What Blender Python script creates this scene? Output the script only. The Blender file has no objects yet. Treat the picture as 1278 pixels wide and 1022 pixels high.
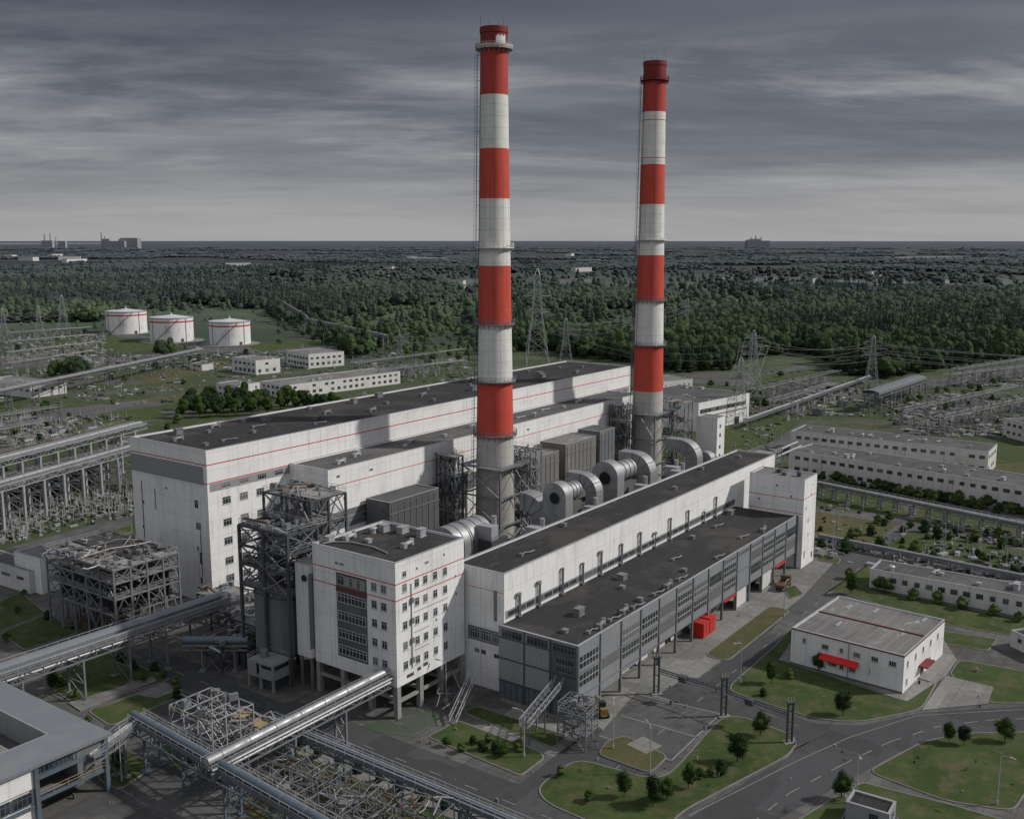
import bpy, math, random
import numpy as np
from mathutils import Vector, Matrix, noise as mnoise
R = math.radians
scn = bpy.context.scene
col = scn.collection
rng = random.Random(7)

# ------------------------------------------------------------------ camera
F = 1275.0; CXP = 639.0; CYP = 511.0; CAMH = 80.0
TH = math.atan(211 / F); YAW = R(35.8)
cam_d = bpy.data.cameras.new('camera'); cam = bpy.data.objects.new('camera', cam_d); col.objects.link(cam)
cam.location = (0, 0, CAMH)
cam.rotation_euler = (math.pi / 2 - TH, 0, YAW - math.pi / 2)
cam_d.sensor_width = 36; cam_d.lens = 36 * F / 1278.0
cam_d.clip_start = 1; cam_d.clip_end = 200000
scn.camera = cam
scn.cycles.max_bounces = 4; scn.cycles.diffuse_bounces = 2; scn.cycles.glossy_bounces = 2; scn.cycles.caustics_reflective = False
scn.view_settings.view_transform = 'Standard'; scn.view_settings.look = 'None'
scn.view_settings.exposure = 0; scn.view_settings.gamma = 1

def sight(px, py):
    r = (px - CXP) / F; u = -(py - CYP) / F
    fh = math.cos(TH) + u * math.sin(TH); z = -math.sin(TH) + u * math.cos(TH)
    return (math.cos(YAW) * fh + math.sin(YAW) * r, math.sin(YAW) * fh - math.cos(YAW) * r, z)
def G(px, py, z=0.0):
    "survey point: where the sight line through a photo pixel meets height z"
    d = sight(px, py); t = (z - CAMH) / d[2]
    return Vector((d[0] * t, d[1] * t, z))
def proj(x, y, z=0.0):
    c, s = math.cos(YAW), math.sin(YAW)
    f = c * x + s * y; r = s * x - c * y; u = z - CAMH
    d = f * math.cos(TH) - u * math.sin(TH); v = f * math.sin(TH) + u * math.cos(TH)
    return CXP + F * r / d, CYP - F * v / d

# ------------------------------------------------------------------ mesh builder
class MB:
    def __init__(s): s.v = []; s.f = []; s.mi = []; s.sm = []; s.m = 0
    def add(s, vs, fs, smooth=False):
        o = len(s.v); s.v.extend(vs)
        for f in fs: s.f.append(tuple(i + o for i in f)); s.mi.append(s.m); s.sm.append(smooth)
        return s
    def box(s, x0, x1, y0, y1, z0, z1):
        return s.add([(x0,y0,z0),(x1,y0,z0),(x1,y1,z0),(x0,y1,z0),(x0,y0,z1),(x1,y0,z1),(x1,y1,z1),(x0,y1,z1)],
              [(0,3,2,1),(4,5,6,7),(0,1,5,4),(1,2,6,5),(2,3,7,6),(3,0,4,7)])
    def cbox(s, c, d, rz=0):
        x, y, z = c; a, b, h = d[0] / 2, d[1] / 2, d[2]; cs, sn = math.cos(rz), math.sin(rz)
        vs = [(x + u * cs - v * sn, y + u * sn + v * cs, z + w) for w in (0, h) for (u, v) in ((-a,-b),(a,-b),(a,b),(-a,b))]
        return s.add(vs, [(0,3,2,1),(4,5,6,7),(0,1,5,4),(1,2,6,5),(2,3,7,6),(3,0,4,7)])
    def tube(s, p, q, r, r2=None, n=8, caps=True):
        p = Vector(p); q = Vector(q); d = q - p
        if d.length < 1e-6: return s
        r2 = r if r2 is None else r2
        a = d.orthogonal().normalized(); b = d.normalized().cross(a)
        vs = []
        for c, rr in ((p, r), (q, r2)):
            for k in range(n):
                t = 2 * math.pi * (k + .5) / n
                vs.append(tuple(c + a * math.cos(t) * rr + b * math.sin(t) * rr))
        s.add(vs, [(k, (k + 1) % n, n + (k + 1) % n, n + k) for k in range(n)], n > 5)
        if caps: s.add(vs, [tuple(reversed(range(n))), tuple(range(n, 2 * n))])
        return s
    def bar(s, p, q, w=.2):
        p = Vector(p); q = Vector(q); d = (q - p)
        if d.length < 1e-6: return s
        d.normalize()
        up = Vector((0, 0, 1)) if abs(d.z) < .95 else Vector((1, 0, 0))
        a = d.cross(up).normalized() * w / 2; b = d.cross(a).normalized() * w / 2
        vs = [tuple(c + i + j) for c in (p, q) for (i, j) in ((a, b), (-a, b), (-a, -b), (a, -b))]
        return s.add(vs, [(0,1,2,3),(7,6,5,4),(0,4,5,1),(1,5,6,2),(2,6,7,3),(3,7,4,0)])
    def path(s, pts, r, n=8):
        pts = [Vector(p) for p in pts]; rings = []
        t0 = (pts[1] - pts[0]).normalized(); a = t0.orthogonal().normalized()
        vs = []
        for i, p in enumerate(pts):
            if i == 0: t = pts[1] - pts[0]
            elif i == len(pts) - 1: t = pts[-1] - pts[-2]
            else: t = (pts[i + 1] - pts[i]).normalized() + (pts[i] - pts[i - 1]).normalized()
            t.normalize(); a = (a - t * a.dot(t)).normalized(); b = t.cross(a)
            for k in range(n):
                w = 2 * math.pi * k / n; vs.append(tuple(p + a * math.cos(w) * r + b * math.sin(w) * r))
        fs = [(i * n + k, i * n + (k + 1) % n, (i + 1) * n + (k + 1) % n, (i + 1) * n + k) for i in range(len(pts) - 1) for k in range(n)]
        s.add(vs, fs, True)
        s.add(vs, [tuple(reversed(range(n))), tuple(range((len(pts) - 1) * n, len(pts) * n))])
        return s
    def prism(s, poly, z0, z1):
        n = len(poly); vs = [(p[0], p[1], z0) for p in poly] + [(p[0], p[1], z1) for p in poly]
        ar = sum(poly[i][0] * poly[(i + 1) % n][1] - poly[(i + 1) % n][0] * poly[i][1] for i in range(n))
        top = list(range(n, 2 * n)); side = [(k, (k + 1) % n, n + (k + 1) % n, n + k) for k in range(n)]
        if ar < 0: top.reverse(); side = [tuple(reversed(f)) for f in side]
        return s.add(vs, [tuple(top)] + side)
    def build(s, name, mats, parent=None, loc=None):
        me = bpy.data.meshes.new(name)
        me.from_pydata(s.v, [], s.f)
        if not isinstance(mats, (list, tuple)): mats = [mats]
        for m in mats: me.materials.append(m)
        if len(mats) > 1: me.polygons.foreach_set('material_index', s.mi)
        me.polygons.foreach_set('use_smooth', s.sm)
        me.update()
        o = bpy.data.objects.new(name, me); col.objects.link(o)
        if parent: o.parent = parent
        if loc: o.location = loc
        return o

def tag(o, label=None, cat=None, group=None, kind=None):
    if label: o['label'] = label
    if cat: o['category'] = cat
    if group: o['group'] = group
    if kind: o['kind'] = kind
    return o
def thing(name, label, cat, loc=(0, 0, 0), rz=0, group=None):
    o = bpy.data.objects.new(name, None); col.objects.link(o); o.empty_display_size = .5
    o.location = loc; o.rotation_euler = (0, 0, rz)
    return tag(o, label, cat, group)
KIDS = {}
def dup(root, loc, rz=None, label=None, group=None, scale=None):
    r = root.copy(); col.objects.link(r); r.location = loc
    if rz is not None: r.rotation_euler = (0, 0, rz)
    if scale is not None: r.scale = (scale[0], scale[0], scale[1]) if isinstance(scale, tuple) else (scale,) * 3
    if label: r['label'] = label
    if group: r['group'] = group
    if root.name not in KIDS: KIDS[root.name] = [(c, list(c.children)) for c in root.children]
    for ch, gs in KIDS[root.name]:
        c = ch.copy(); col.objects.link(c); c.parent = r
        for g in gs:
            d = g.copy(); col.objects.link(d); d.parent = c
    return r

# ------------------------------------------------------------------ materials
class NT:
    def __init__(s, name):
        s.m = bpy.data.materials.new(name); s.m.use_nodes = True; s.t = s.m.node_tree
        s.b = s.t.nodes['Principled BSDF']; s.out = s.t.nodes['Material Output']
    def n(s, typ, **k):
        x = s.t.nodes.new(typ)
        for a, v in k.items(): setattr(x, a, v)
        return x
    def l(s, a, b): s.t.links.new(a, b)
    def val(s, x, sock):
        if hasattr(x, 'is_linked') or isinstance(x, bpy.types.NodeSocket): s.l(x, sock)
        else: sock.default_value = x
    def math(s, op, a, b=0.0, c=None, clamp=False):
        x = s.n('ShaderNodeMath', operation=op, use_clamp=clamp); s.val(a, x.inputs[0]); s.val(b, x.inputs[1])
        if c is not None: s.val(c, x.inputs[2])
        return x.outputs[0]
    def noise(s, vec, scale, detail=4, rough=.55, dist=0):
        x = s.n('ShaderNodeTexNoise'); x.inputs['Scale'].default_value = scale; x.inputs['Detail'].default_value = detail
        x.inputs['Roughness'].default_value = rough; x.inputs['Distortion'].default_value = dist
        if vec: s.l(vec, x.inputs['Vector'])
        return x.outputs['Fac']
    def ramp(s, fac, lo, hi, a=0.0, b=1.0):
        x = s.n('ShaderNodeMapRange', clamp=True); s.val(fac, x.inputs[0])
        x.inputs[1].default_value = lo; x.inputs[2].default_value = hi; x.inputs[3].default_value = a; x.inputs[4].default_value = b
        return x.outputs[0]
    def mix(s, fac, a, b, mode='MIX'):
        x = s.n('ShaderNodeMix', data_type='RGBA', blend_type=mode); s.val(fac, x.inputs[0])
        for v, i in ((a, 6), (b, 7)):
            if isinstance(v, (tuple, list)): x.inputs[i].default_value = (v[0], v[1], v[2], 1)
            else: s.l(v, x.inputs[i])
        return x.outputs[2]
    def objc(s): return s.n('ShaderNodeTexCoord').outputs['Object']
    def pos(s): return s.n('ShaderNodeNewGeometry').outputs['Position']
    def mapv(s, vec, sc):
        x = s.n('ShaderNodeMapping'); s.l(vec, x.inputs[0]); x.inputs['Scale'].default_value = sc; return x.outputs[0]
    def fin(s, colr, rough=.8, metal=0, bump=None, bs=.3, bd=.05, spec=.3):
        s.val(colr if not isinstance(colr, tuple) else (colr[0], colr[1], colr[2], 1), s.b.inputs['Base Color'])
        s.val(rough, s.b.inputs['Roughness']); s.b.inputs['Metallic'].default_value = metal
        s.b.inputs['Specular IOR Level'].default_value = spec
        if bump is not None:
            x = s.n('ShaderNodeBump'); x.inputs['Strength'].default_value = bs; x.inputs['Distance'].default_value = bd
            s.l(bump, x.inputs['Height']); s.l(x.outputs[0], s.b.inputs['Normal'])
        return s.m
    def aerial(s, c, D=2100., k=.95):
        "distance haze painted into the colour, paler and bluer away from the plant"
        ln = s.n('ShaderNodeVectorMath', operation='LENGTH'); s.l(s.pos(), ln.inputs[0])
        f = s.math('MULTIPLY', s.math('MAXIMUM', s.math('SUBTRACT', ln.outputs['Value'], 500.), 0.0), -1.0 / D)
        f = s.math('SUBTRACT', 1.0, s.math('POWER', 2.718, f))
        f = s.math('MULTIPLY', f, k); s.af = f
        return s.mix(f, c, (.118, .142, .166))  # haze tone mixed into the surface colour by distance

def m_wall(name, c, seam=(6., 1.5), seam_c=.82, dirt=.25, rough=.65):
    t = NT(name); p = t.objc()
    sx = t.n('ShaderNodeSeparateXYZ'); t.l(p, sx.inputs[0])
    u = t.math('ADD', sx.outputs[0], sx.outputs[1]); z = sx.outputs[2]
    def line(v, per, w):
        fr = t.math('FRACT', t.math('DIVIDE', v, per)); return t.math('LESS_THAN', fr, w / per)
    ln = t.math('MAXIMUM', line(u, seam[0], .09), line(z, seam[1] * 2, .07))
    # every panel a slightly different tone
    cu = t.math('FLOOR', t.math('DIVIDE', u, seam[0])); cz = t.math('FLOOR', t.math('DIVIDE', z, seam[1] * 2))
    cm = t.n('ShaderNodeCombineXYZ'); t.l(cu, cm.inputs[0]); t.l(cz, cm.inputs[1])
    wn = t.n('ShaderNodeTexWhiteNoise', noise_dimensions='2D'); t.l(cm.outputs[0], wn.inputs[0])
    uv = t.n('ShaderNodeCombineXYZ'); t.l(u, uv.inputs[0]); t.l(z, uv.inputs[1])
    streak = t.noise(t.mapv(uv.outputs[0], (1.3, .07, 1)), 1.0, 5, .65)
    blot = t.noise(p, .16, 5, .6); fine = t.noise(p, 1.9, 4, .6)
    col_ = t.mix(t.ramp(wn.outputs[0], 0, 1, 0, .10), c, tuple(x * .7 for x in c))
    col_ = t.mix(t.ramp(streak, .52, .8, 0, dirt * 1.7), col_, (.16, .15, .14))
    col_ = t.mix(t.ramp(t.noise(t.mapv(uv.outputs[0], (.55, .035, 1)), 1.0, 4, .7), .60, .78, 0, dirt * 1.3), col_, (.24, .17, .12))
    col_ = t.mix(t.ramp(blot, .5, .8, 0, dirt * 1.2), col_, (.30, .29, .28))
    col_ = t.mix(t.ramp(fine, .6, .8, 0, dirt * .6), col_, (.2, .19, .18))
    col_ = t.mix(t.math('MULTIPLY', ln, 1 - seam_c), col_, (.1, .1, .1))
    return t.fin(col_, rough, bump=fine, bs=.15, bd=.03)
def m_roof(name, c, patch=(.12, .105, .09), amt=.6):
    t = NT(name); p = t.objc(); sx = t.n('ShaderNodeSeparateXYZ'); t.l(p, sx.inputs[0])
    a = t.noise(p, .07, 6, .62, .6); b = t.noise(p, 1.1, 4, .6); d = t.noise(t.mapv(p, (.05, .5, 1)), 1, 4)
    fr = t.math('LESS_THAN', t.math('FRACT', t.math('DIVIDE', sx.outputs[1], 2.1)), .05)
    fx = t.math('LESS_THAN', t.math('FRACT', t.math('DIVIDE', sx.outputs[0], 14.)), .012)
    x = t.mix(t.ramp(a, .50, .60, 0, amt), c, patch); e_ = t.noise(t.mapv(p, (.12, .3, 1)), 1, 5, .7, 1.5); x = t.mix(t.ramp(e_, .60, .68, 0, .55), x, tuple(v * 3.2 for v in c)); x = t.mix(t.ramp(e_, .40, .34, 0, .6), x, tuple(v * .5 for v in c))
    x = t.mix(t.ramp(d, .5, .75, 0, .35), x, tuple(v * 1.9 for v in c))
    x = t.mix(t.ramp(b, .55, .75, 0, .4), x, tuple(v * .55 for v in c))
    x = t.mix(t.math('MULTIPLY', t.math('MAXIMUM', fr, fx), .4), x, tuple(v * 2.2 for v in c))
    return t.fin(x, .9, bump=b, bs=.3)
def m_plain(name, c, rough=.7, metal=0, dirt=.3, sc=.8, dc=None, spec=.3):
    t = NT(name); p = t.pos(); a = t.noise(p, sc, 5, .6); b = t.noise(p, sc * .15, 3, .6)
    dc = dc or tuple(v * .45 for v in c)
    x = t.mix(t.ramp(a, .45, .75, 0, dirt), c, dc); x = t.mix(t.ramp(b, .45, .7, 0, dirt * .7), x, dc)
    return t.fin(x, rough, metal, spec=spec)
def m_ground(name, c1, c2, c3, s1=.05, s2=.6, rough=.95, cracks=False, aer=False):
    t = NT(name); p = t.pos()
    a = t.noise(p, s1, 6, .62, .4); b = t.noise(p, s2, 5, .65); d = t.noise(p, s2 * 6, 3, .6)
    x = t.mix(t.ramp(a, .4, .62), c1, c2); x = t.mix(t.ramp(b, .48, .66, 0, .85), x, c3)
    x = t.mix(t.ramp(d, .5, .8, 0, .35), x, tuple(v * .5 for v in c1))
    if cracks:
        v = t.n('ShaderNodeTexVoronoi', feature='DISTANCE_TO_EDGE'); v.inputs['Scale'].default_value = .16; t.l(p, v.inputs['Vector'])
        x = t.mix(t.math('MULTIPLY', t.math('LESS_THAN', v.outputs['Distance'], .007), .22), x, tuple(q * .4 for q in c1))
        v2 = t.n('ShaderNodeTexVoronoi', distance='CHEBYCHEV'); v2.inputs['Scale'].default_value = .085; t.l(p, v2.inputs['Vector'])
        sc_ = t.n('ShaderNodeSeparateColor'); t.l(v2.outputs['Color'], sc_.inputs[0])
        x = t.mix(t.ramp(sc_.outputs[0], .55, .6, 0, .35), x, tuple(q * .62 for q in c1)); x = t.mix(t.ramp(sc_.outputs[1], .7, .75, 0, .3), x, tuple(q * 1.5 for q in c1))
        sp_ = t.n('ShaderNodeSeparateXYZ'); t.l(p, sp_.inputs[0])
        if cracks == 'slab':
            jn = t.math('MAXIMUM', t.math('LESS_THAN', t.math('FRACT', t.math('DIVIDE', sp_.outputs[0], 4.)), .04), t.math('LESS_THAN', t.math('FRACT', t.math('DIVIDE', sp_.outputs[1], 4.)), .04))
            x = t.mix(t.math('MULTIPLY', jn, .5), x, tuple(q * .4 for q in c1))
        wr = t.noise(t.mapv(p, (.02, .5, 1)), 1, 3); wr2 = t.noise(t.mapv(p, (.5, .02, 1)), 1, 3)
        x = t.mix(t.ramp(t.math('MAXIMUM', wr, wr2), .58, .75, 0, .4), x, tuple(q * .6 for q in c1))
    if aer: x = t.aerial(x)
    return t.fin(x, rough, bump=b, bs=.3, bd=.1)
M = {}
M['white'] = m_wall('white_panel', (.73, .73, .73), (6., 1.9), .62, .30)
M['white2'] = m_wall('white_render', (.60, .59, .58), (9., 3.), .85, .42)
M['greywall'] = m_wall('grey_wall', (.25, .26, .27), (5., 2.), .7, .35)
M['dgrey'] = m_wall('dark_grey_panel', (.13, .14, .15), (3., 1.6), .7, .3)
M['facade'] = m_wall('grey_glazed_facade', (.21, .225, .245), (2.1, 1.4), .6, .35, .5)
M['paneldark'] = m_wall('grey_weathered_panel', (.085, .09, .095), (2.4, 1.1), .7, .3)
M['roof'] = m_roof('bitumen_roof', (.028, .028, .030), (.075, .066, .058), .55)
M['roof2'] = m_roof('grey_felt_roof', (.075, .075, .077), (.14, .135, .125), .5)
M['roof3'] = m_roof('concrete_roof', (.16, .158, .155), (.09, .09, .09), .5)
M['seamroof'] = m_wall('seam_metal_roof', (.17, .185, .205), (.8, 40.), .45, .3, .45)
M['maroon'] = m_plain('maroon_trim', (.16, .028, .028), .6)
M['red'] = m_plain('red_stripe_paint', (.46, .04, .035), .6, dirt=.3)
M['reddoor'] = m_plain('bright_red_paint', (.62, .025, .02), .5, dirt=.15)
M['rust'] = m_plain('rusty_steel', (.12, .078, .05), .9, dirt=.5)
M['yellow'] = m_plain('pale_timber_planks', (.34, .26, .15), .9, dirt=.5, sc=1.5)
M['steel'] = m_plain('weathered_grey_steel', (.21, .22, .235), .6, .3, .5)
M['steell'] = m_plain('light_galvanised_steel', (.42, .43, .45), .5, .35, .4)
M['steeld'] = m_plain('dark_steel', (.075, .082, .09), .65, .2, .4)
M['steelb'] = m_plain('blue_grey_steel', (.13, .165, .20), .55, .3, .4)
def m_duct():
    t = NT('aluminium_cladding'); p = t.pos(); a = t.noise(p, .5, 5); b = t.noise(p, 3, 3)
    x = t.mix(t.ramp(a, .4, .75, 0, .6), (.36, .37, .385), (.17, .17, .175)); x = t.mix(t.ramp(b, .55, .8, 0, .5), x, (.2, .19, .18))
    return t.fin(x, t.ramp(a, .3, .7, .42, .68), .6)
M['duct'] = m_duct()
M['conc'] = m_plain('weathered_concrete', (.27, .265, .255), .9, dirt=.5, sc=.5)
M['concd'] = m_plain('dark_concrete', (.12, .12, .12), .9, dirt=.5, sc=.5)
M['insul'] = m_plain('porcelain', (.34, .30, .28), .4, dirt=.3)
def m_glass():
    t = NT('window_glass'); p = t.pos(); a = t.noise(p, .55, 2)
    x = t.mix(t.ramp(a, .35, .65), (.010, .013, .016), (.05, .058, .065)); oi = t.n('ShaderNodeObjectInfo'); x = t.mix(t.ramp(oi.outputs['Random'], .72, .8, 0, .75), x, (.16, .165, .165)); return t.fin(x, t.ramp(oi.outputs['Random'], 0, 1, .12, .35), spec=.6)  # some panes coloured lighter for painted sky reflection and blinds
M['glass'] = m_glass()
M['frame'] = m_plain('pale_window_frame', (.42, .43, .44), .6, dirt=.2)
M['framed'] = m_plain('dark_window_frame', (.16, .17, .18), .6, dirt=.2)
M['interior'] = m_plain('shadowed_opening', (.02, .021, .023), .9, dirt=.2)  # near-black colour painted in for the shade inside openings; tyres share it
M['asphalt'] = m_ground('asphalt', (.056, .058, .062), (.070, .071, .075), (.047, .048, .05), .03, .5, .9, True)
M['asphalt2'] = m_ground('old_asphalt', (.080, .080, .082), (.115, .113, .11), (.058, .058, .058), .05, .4, .95, True)
M['paving'] = m_ground('concrete_paving', (.20, .196, .188), (.15, .147, .14), (.25, .245, .235), .06, .5, .95, 'slab')
M['pavingd'] = m_ground('dirty_paving', (.105, .103, .098), (.07, .07, .069), (.15, .145, .137), .07, .4, .95, 'slab')
M['kerb'] = m_plain('kerb_concrete', (.20, .197, .19), .9, dirt=.5, sc=.6)
M['paint'] = m_plain('road_paint', (.22, .22, .215), .8, dirt=.6, sc=1.4, dc=(.12, .12, .12))
M['grass'] = m_ground('grass', (.030, .054, .010), (.052, .074, .020), (.095, .084, .045), .11, .32)
M['grassb'] = m_ground('dry_grass', (.085, .078, .034), (.055, .066, .022), (.10, .082, .045), .06, .5)
M['grasst'] = m_ground('green_painted_court', (.05, .08, .045), (.065, .085, .06), (.08, .085, .075), .1, .8)
def m_land():
    t = NT('land'); p = t.pos()
    ln = t.n('ShaderNodeVectorMath', operation='LENGTH'); t.l(p, ln.inputs[0]); L = ln.outputs['Value']
    a = t.noise(p, .022, 6, .62, .5); b = t.noise(p, .21, 5, .65); d = t.noise(p, 1.6, 3, .6)
    site = t.mix(t.ramp(a, .38, .50), (.085, .081, .074), (.040, .060, .016))
    site = t.mix(t.ramp(b, .56, .66, 0, .75), site, (.13, .125, .115))
    site = t.mix(t.ramp(b, .30, .42, .7, 0), site, (.030, .046, .014))
    site = t.mix(t.ramp(d, .55, .7, 0, .5), site, (.05, .05, .045))
    a2 = t.noise(t.mapv(p, (1, 1, 1)), .0021, 7, .6, .5); b2 = t.noise(p, .012, 6, .65)
    nearf = t.mix(t.ramp(a2, .44, .56), (.022, .040, .011), (.058, .090, .020))
    a3 = t.noise(p, .0011, 8, .68, .8); farf = t.mix(t.ramp(a3, .50, .66), (.012, .022, .014), (.050, .066, .034)); farf = t.mix(t.ramp(t.noise(p, .02, 3), .4, .7, 0, .5), farf, (.008, .014, .010))
    far = t.mix(t.ramp(L, 2300, 3000), nearf, farf)
    far = t.mix(t.ramp(b2, .5, .65, 0, .6), far, (.020, .034, .013))
    far = t.mix(t.ramp(t.noise(p, .0009, 6, .7, .3), .66, .70, 0, .8), far, (.18, .17, .15))
    x = t.mix(t.ramp(L, 620, 760), site, far)
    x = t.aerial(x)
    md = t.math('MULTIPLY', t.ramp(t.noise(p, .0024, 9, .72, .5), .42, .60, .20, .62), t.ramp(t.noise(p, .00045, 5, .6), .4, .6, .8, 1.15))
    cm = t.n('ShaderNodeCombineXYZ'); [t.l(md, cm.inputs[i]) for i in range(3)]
    dk = t.mix(1.0, x, cm.outputs[0], 'MULTIPLY'); dk = t.mix(t.ramp(L, 9000, 26000, 0, .8), dk, (.062, .080, .100))  # last blend to blue grey is horizon haze painted on the land
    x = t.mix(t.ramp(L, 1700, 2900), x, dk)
    return t.fin(x, .97, bump=b, bs=.3, bd=.3)
M['land'] = m_land()
def m_leaf(name, c1, c2, c3):
    t = NT(name); p = t.pos(); oi = t.n('ShaderNodeObjectInfo')
    a = t.noise(p, .45, 3); b = t.noise(p, 2.5, 2)
    x = t.mix(oi.outputs['Random'], c1, c2); g1 = t.noise(p, .0032, 4, .6, .5); x = t.mix(t.ramp(g1, .52, .64, 0, .75), x, tuple(v * 1.9 for v in c2)); x = t.mix(t.ramp(g1, .48, .36, 0, .6), x, tuple(v * .55 for v in c1)); x = t.mix(t.ramp(a, .4, .65, 0, .8), x, c3)
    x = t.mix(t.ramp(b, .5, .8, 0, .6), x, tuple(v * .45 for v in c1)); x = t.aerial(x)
    m = t.fin(x, .9, spec=.08)
    nm = t.n('ShaderNodeMix', data_type='VECTOR'); t.l(t.math('MINIMUM', t.math('MULTIPLY', t.af, 1.5), .97), nm.inputs[0]); t.l(t.n('ShaderNodeNewGeometry').outputs['Normal'], nm.inputs[4]); nm.inputs[5].default_value = (0, 0, 1)  # far normals turned upward so shading flattens like haze
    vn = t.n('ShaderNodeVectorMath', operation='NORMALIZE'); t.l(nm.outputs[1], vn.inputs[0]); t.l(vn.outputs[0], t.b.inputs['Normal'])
    return m
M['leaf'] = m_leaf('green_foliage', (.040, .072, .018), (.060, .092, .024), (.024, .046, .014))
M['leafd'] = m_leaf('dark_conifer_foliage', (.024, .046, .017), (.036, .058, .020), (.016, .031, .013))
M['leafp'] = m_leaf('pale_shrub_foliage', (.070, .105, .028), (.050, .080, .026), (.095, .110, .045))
M['bark'] = m_plain('bark', (.07, .055, .04), .95, dirt=.4)
M['rubble'] = m_plain('mixed_rubble', (.21, .205, .195), .9, dirt=.8, sc=.35, dc=(.05, .05, .048))

def m_stack(name, c, ring=True, grime=.35):
    t = NT(name); p = t.objc(); sx = t.n('ShaderNodeSeparateXYZ'); t.l(p, sx.inputs[0])
    an = t.math('ARCTAN2', sx.outputs[1], sx.outputs[0])
    uv = t.n('ShaderNodeCombineXYZ'); t.l(t.math('MULTIPLY', an, 4.), uv.inputs[0]); t.l(sx.outputs[2], uv.inputs[1])
    st = t.noise(t.mapv(uv.outputs[0], (1.6, .05, 1)), 1, 6, .7); bl = t.noise(p, .22, 5, .65); fi = t.noise(p, 1.5, 4)
    ln = t.math('LESS_THAN', t.math('FRACT', t.math('DIVIDE', sx.outputs[2], 2.75)), .035)
    l2 = t.math('LESS_THAN', t.math('FRACT', t.math('MULTIPLY', an, 1.5915)), .022)
    x = t.mix(t.ramp(st, .5, .78, 0, grime * 1.6), c, tuple(v * .35 for v in c))
    x = t.mix(t.ramp(bl, .5, .75, 0, grime), x, tuple(v * .55 + .02 for v in c))
    x = t.mix(t.ramp(fi, .62, .75, 0, grime), x, (.12, .10, .09))
    x = t.mix(t.math('MULTIPLY', t.math('MAXIMUM', ln, l2), .38), x, (.10, .09, .085))
    return t.fin(x, .75, bump=fi, bs=.15)
M['s_red'] = m_stack('chimney_red_paint', (.53, .070, .046), grime=.45)
M['s_red2'] = m_stack('chimney_sky_contrast_red', (.42, .050, .042), grime=.5)  # darker red paints in the top band's contrast against the sky
M['s_dred'] = m_stack('chimney_soot_red', (.20, .022, .022), grime=.6)
M['s_white'] = m_stack('chimney_white_paint', (.66, .655, .63), grime=.42)
M['s_conc'] = m_stack('chimney_concrete', (.43, .415, .39), grime=.4)
M['s_concd'] = m_stack('chimney_dark_concrete', (.37, .36, .34), grime=.45)

# ------------------------------------------------------------------ world and sun
SUN_EL = R(37); SUN_AZ = math.atan2(-.77, .62)      # the direction towards the sun, from +x
w = bpy.data.worlds.new('World'); scn.world = w; w.use_nodes = True
nt = w.node_tree; nt.nodes.clear()
class WT(NT):
    def __init__(s, t): s.t = t
W = WT(nt)
out = W.n('ShaderNodeOutputWorld'); bg = W.n('ShaderNodeBackground')
sky = W.n('ShaderNodeTexSky', sky_type='NISHITA', sun_disc=False, sun_elevation=SUN_EL, sun_rotation=math.pi / 2 - SUN_AZ)
dirv = W.n('ShaderNodeTexCoord').outputs['Generated']
sp = W.n('ShaderNodeSeparateXYZ'); W.l(dirv, sp.inputs[0]); Z = W.math('MAXIMUM', sp.outputs[2], 0.0)
den = W.math('ADD', Z, .10)
cx = W.math('DIVIDE', sp.outputs[0], den); cy = W.math('DIVIDE', sp.outputs[1], den)
cc = W.n('ShaderNodeCombineXYZ'); W.l(cx, cc.inputs[0]); W.l(cy, cc.inputs[1])
# bring cloud plane into a frame whose first axis runs across the valley
mp = W.n('ShaderNodeMapping'); W.l(cc.outputs[0], mp.inputs[0]); mp.inputs['Rotation'].default_value = (0, 0, R(52)); 
def cn(scale, sc, det, ro, di, off=0):
    m2 = W.n('ShaderNodeMapping'); W.l(mp.outputs[0], m2.inputs[0]); m2.inputs['Scale'].default_value = sc; m2.inputs['Location'].default_value = (off, off * .7, 0)
    return W.noise(m2.outputs[0], scale, det, ro, di)
n1 = cn(.62, (.55, 1.1, 1), 7, .62, .25, 3.1)
n2 = cn(1.5, (.55, 1.1, 1), 7, .64, .3, 9.7)
n3 = cn(.26, (.6, 1, 1), 5, .58, .25, 21.)
cr = W.n('ShaderNodeValToRGB'); W.l(Z, cr.inputs[0]); e = cr.color_ramp
stops = [(0, (.42, .415, .418)), (.04, (.385, .385, .395)), (.085, (.315, .320, .342)), (.13, (.235, .242, .272)), (.21, (.135, .143, .176)), (.34, (.085, .092, .115)), (.55, (.36, .37, .40)), (1, (.76, .77, .81))]  # stops above the view rise again to add fill light
while len(e.elements) < len(stops): e.elements.new(.5)
for el, (p_, c_) in zip(e.elements, stops): el.position = p_; el.color = (*c_, 1)
base = cr.outputs[0]
dark = W.mix(W.math('MULTIPLY', W.ramp(n1, .44, .60, 0, .92), W.ramp(Z, .02, .10, .15, 1)), base, W.mix(1.0, base, (.42, .44, .50), 'MULTIPLY'))
dark = W.mix(W.math('MULTIPLY', W.ramp(n3, .48, .62, 0, .7), W.ramp(Z, .02, .10, .2, 1)), dark, W.mix(1.0, base, (.45, .48, .55), 'MULTIPLY'))
wisp = W.math('MULTIPLY', W.ramp(n2, .50, .70, 0, 1), W.ramp(n1, .58, .42, 0, 1))
wisp = W.math('MULTIPLY', wisp, W.math('MULTIPLY', W.ramp(Z, .03, .085), W.ramp(Z, .20, .12)))
cl = W.mix(W.math('MULTIPLY', wisp, .9), dark, (.44, .43, .43))
cl = W.mix(W.math('MULTIPLY', W.ramp(n2, .48, .30), W.ramp(Z, .01, .05, 0, .28)), cl, (.06, .065, .085))
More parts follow.
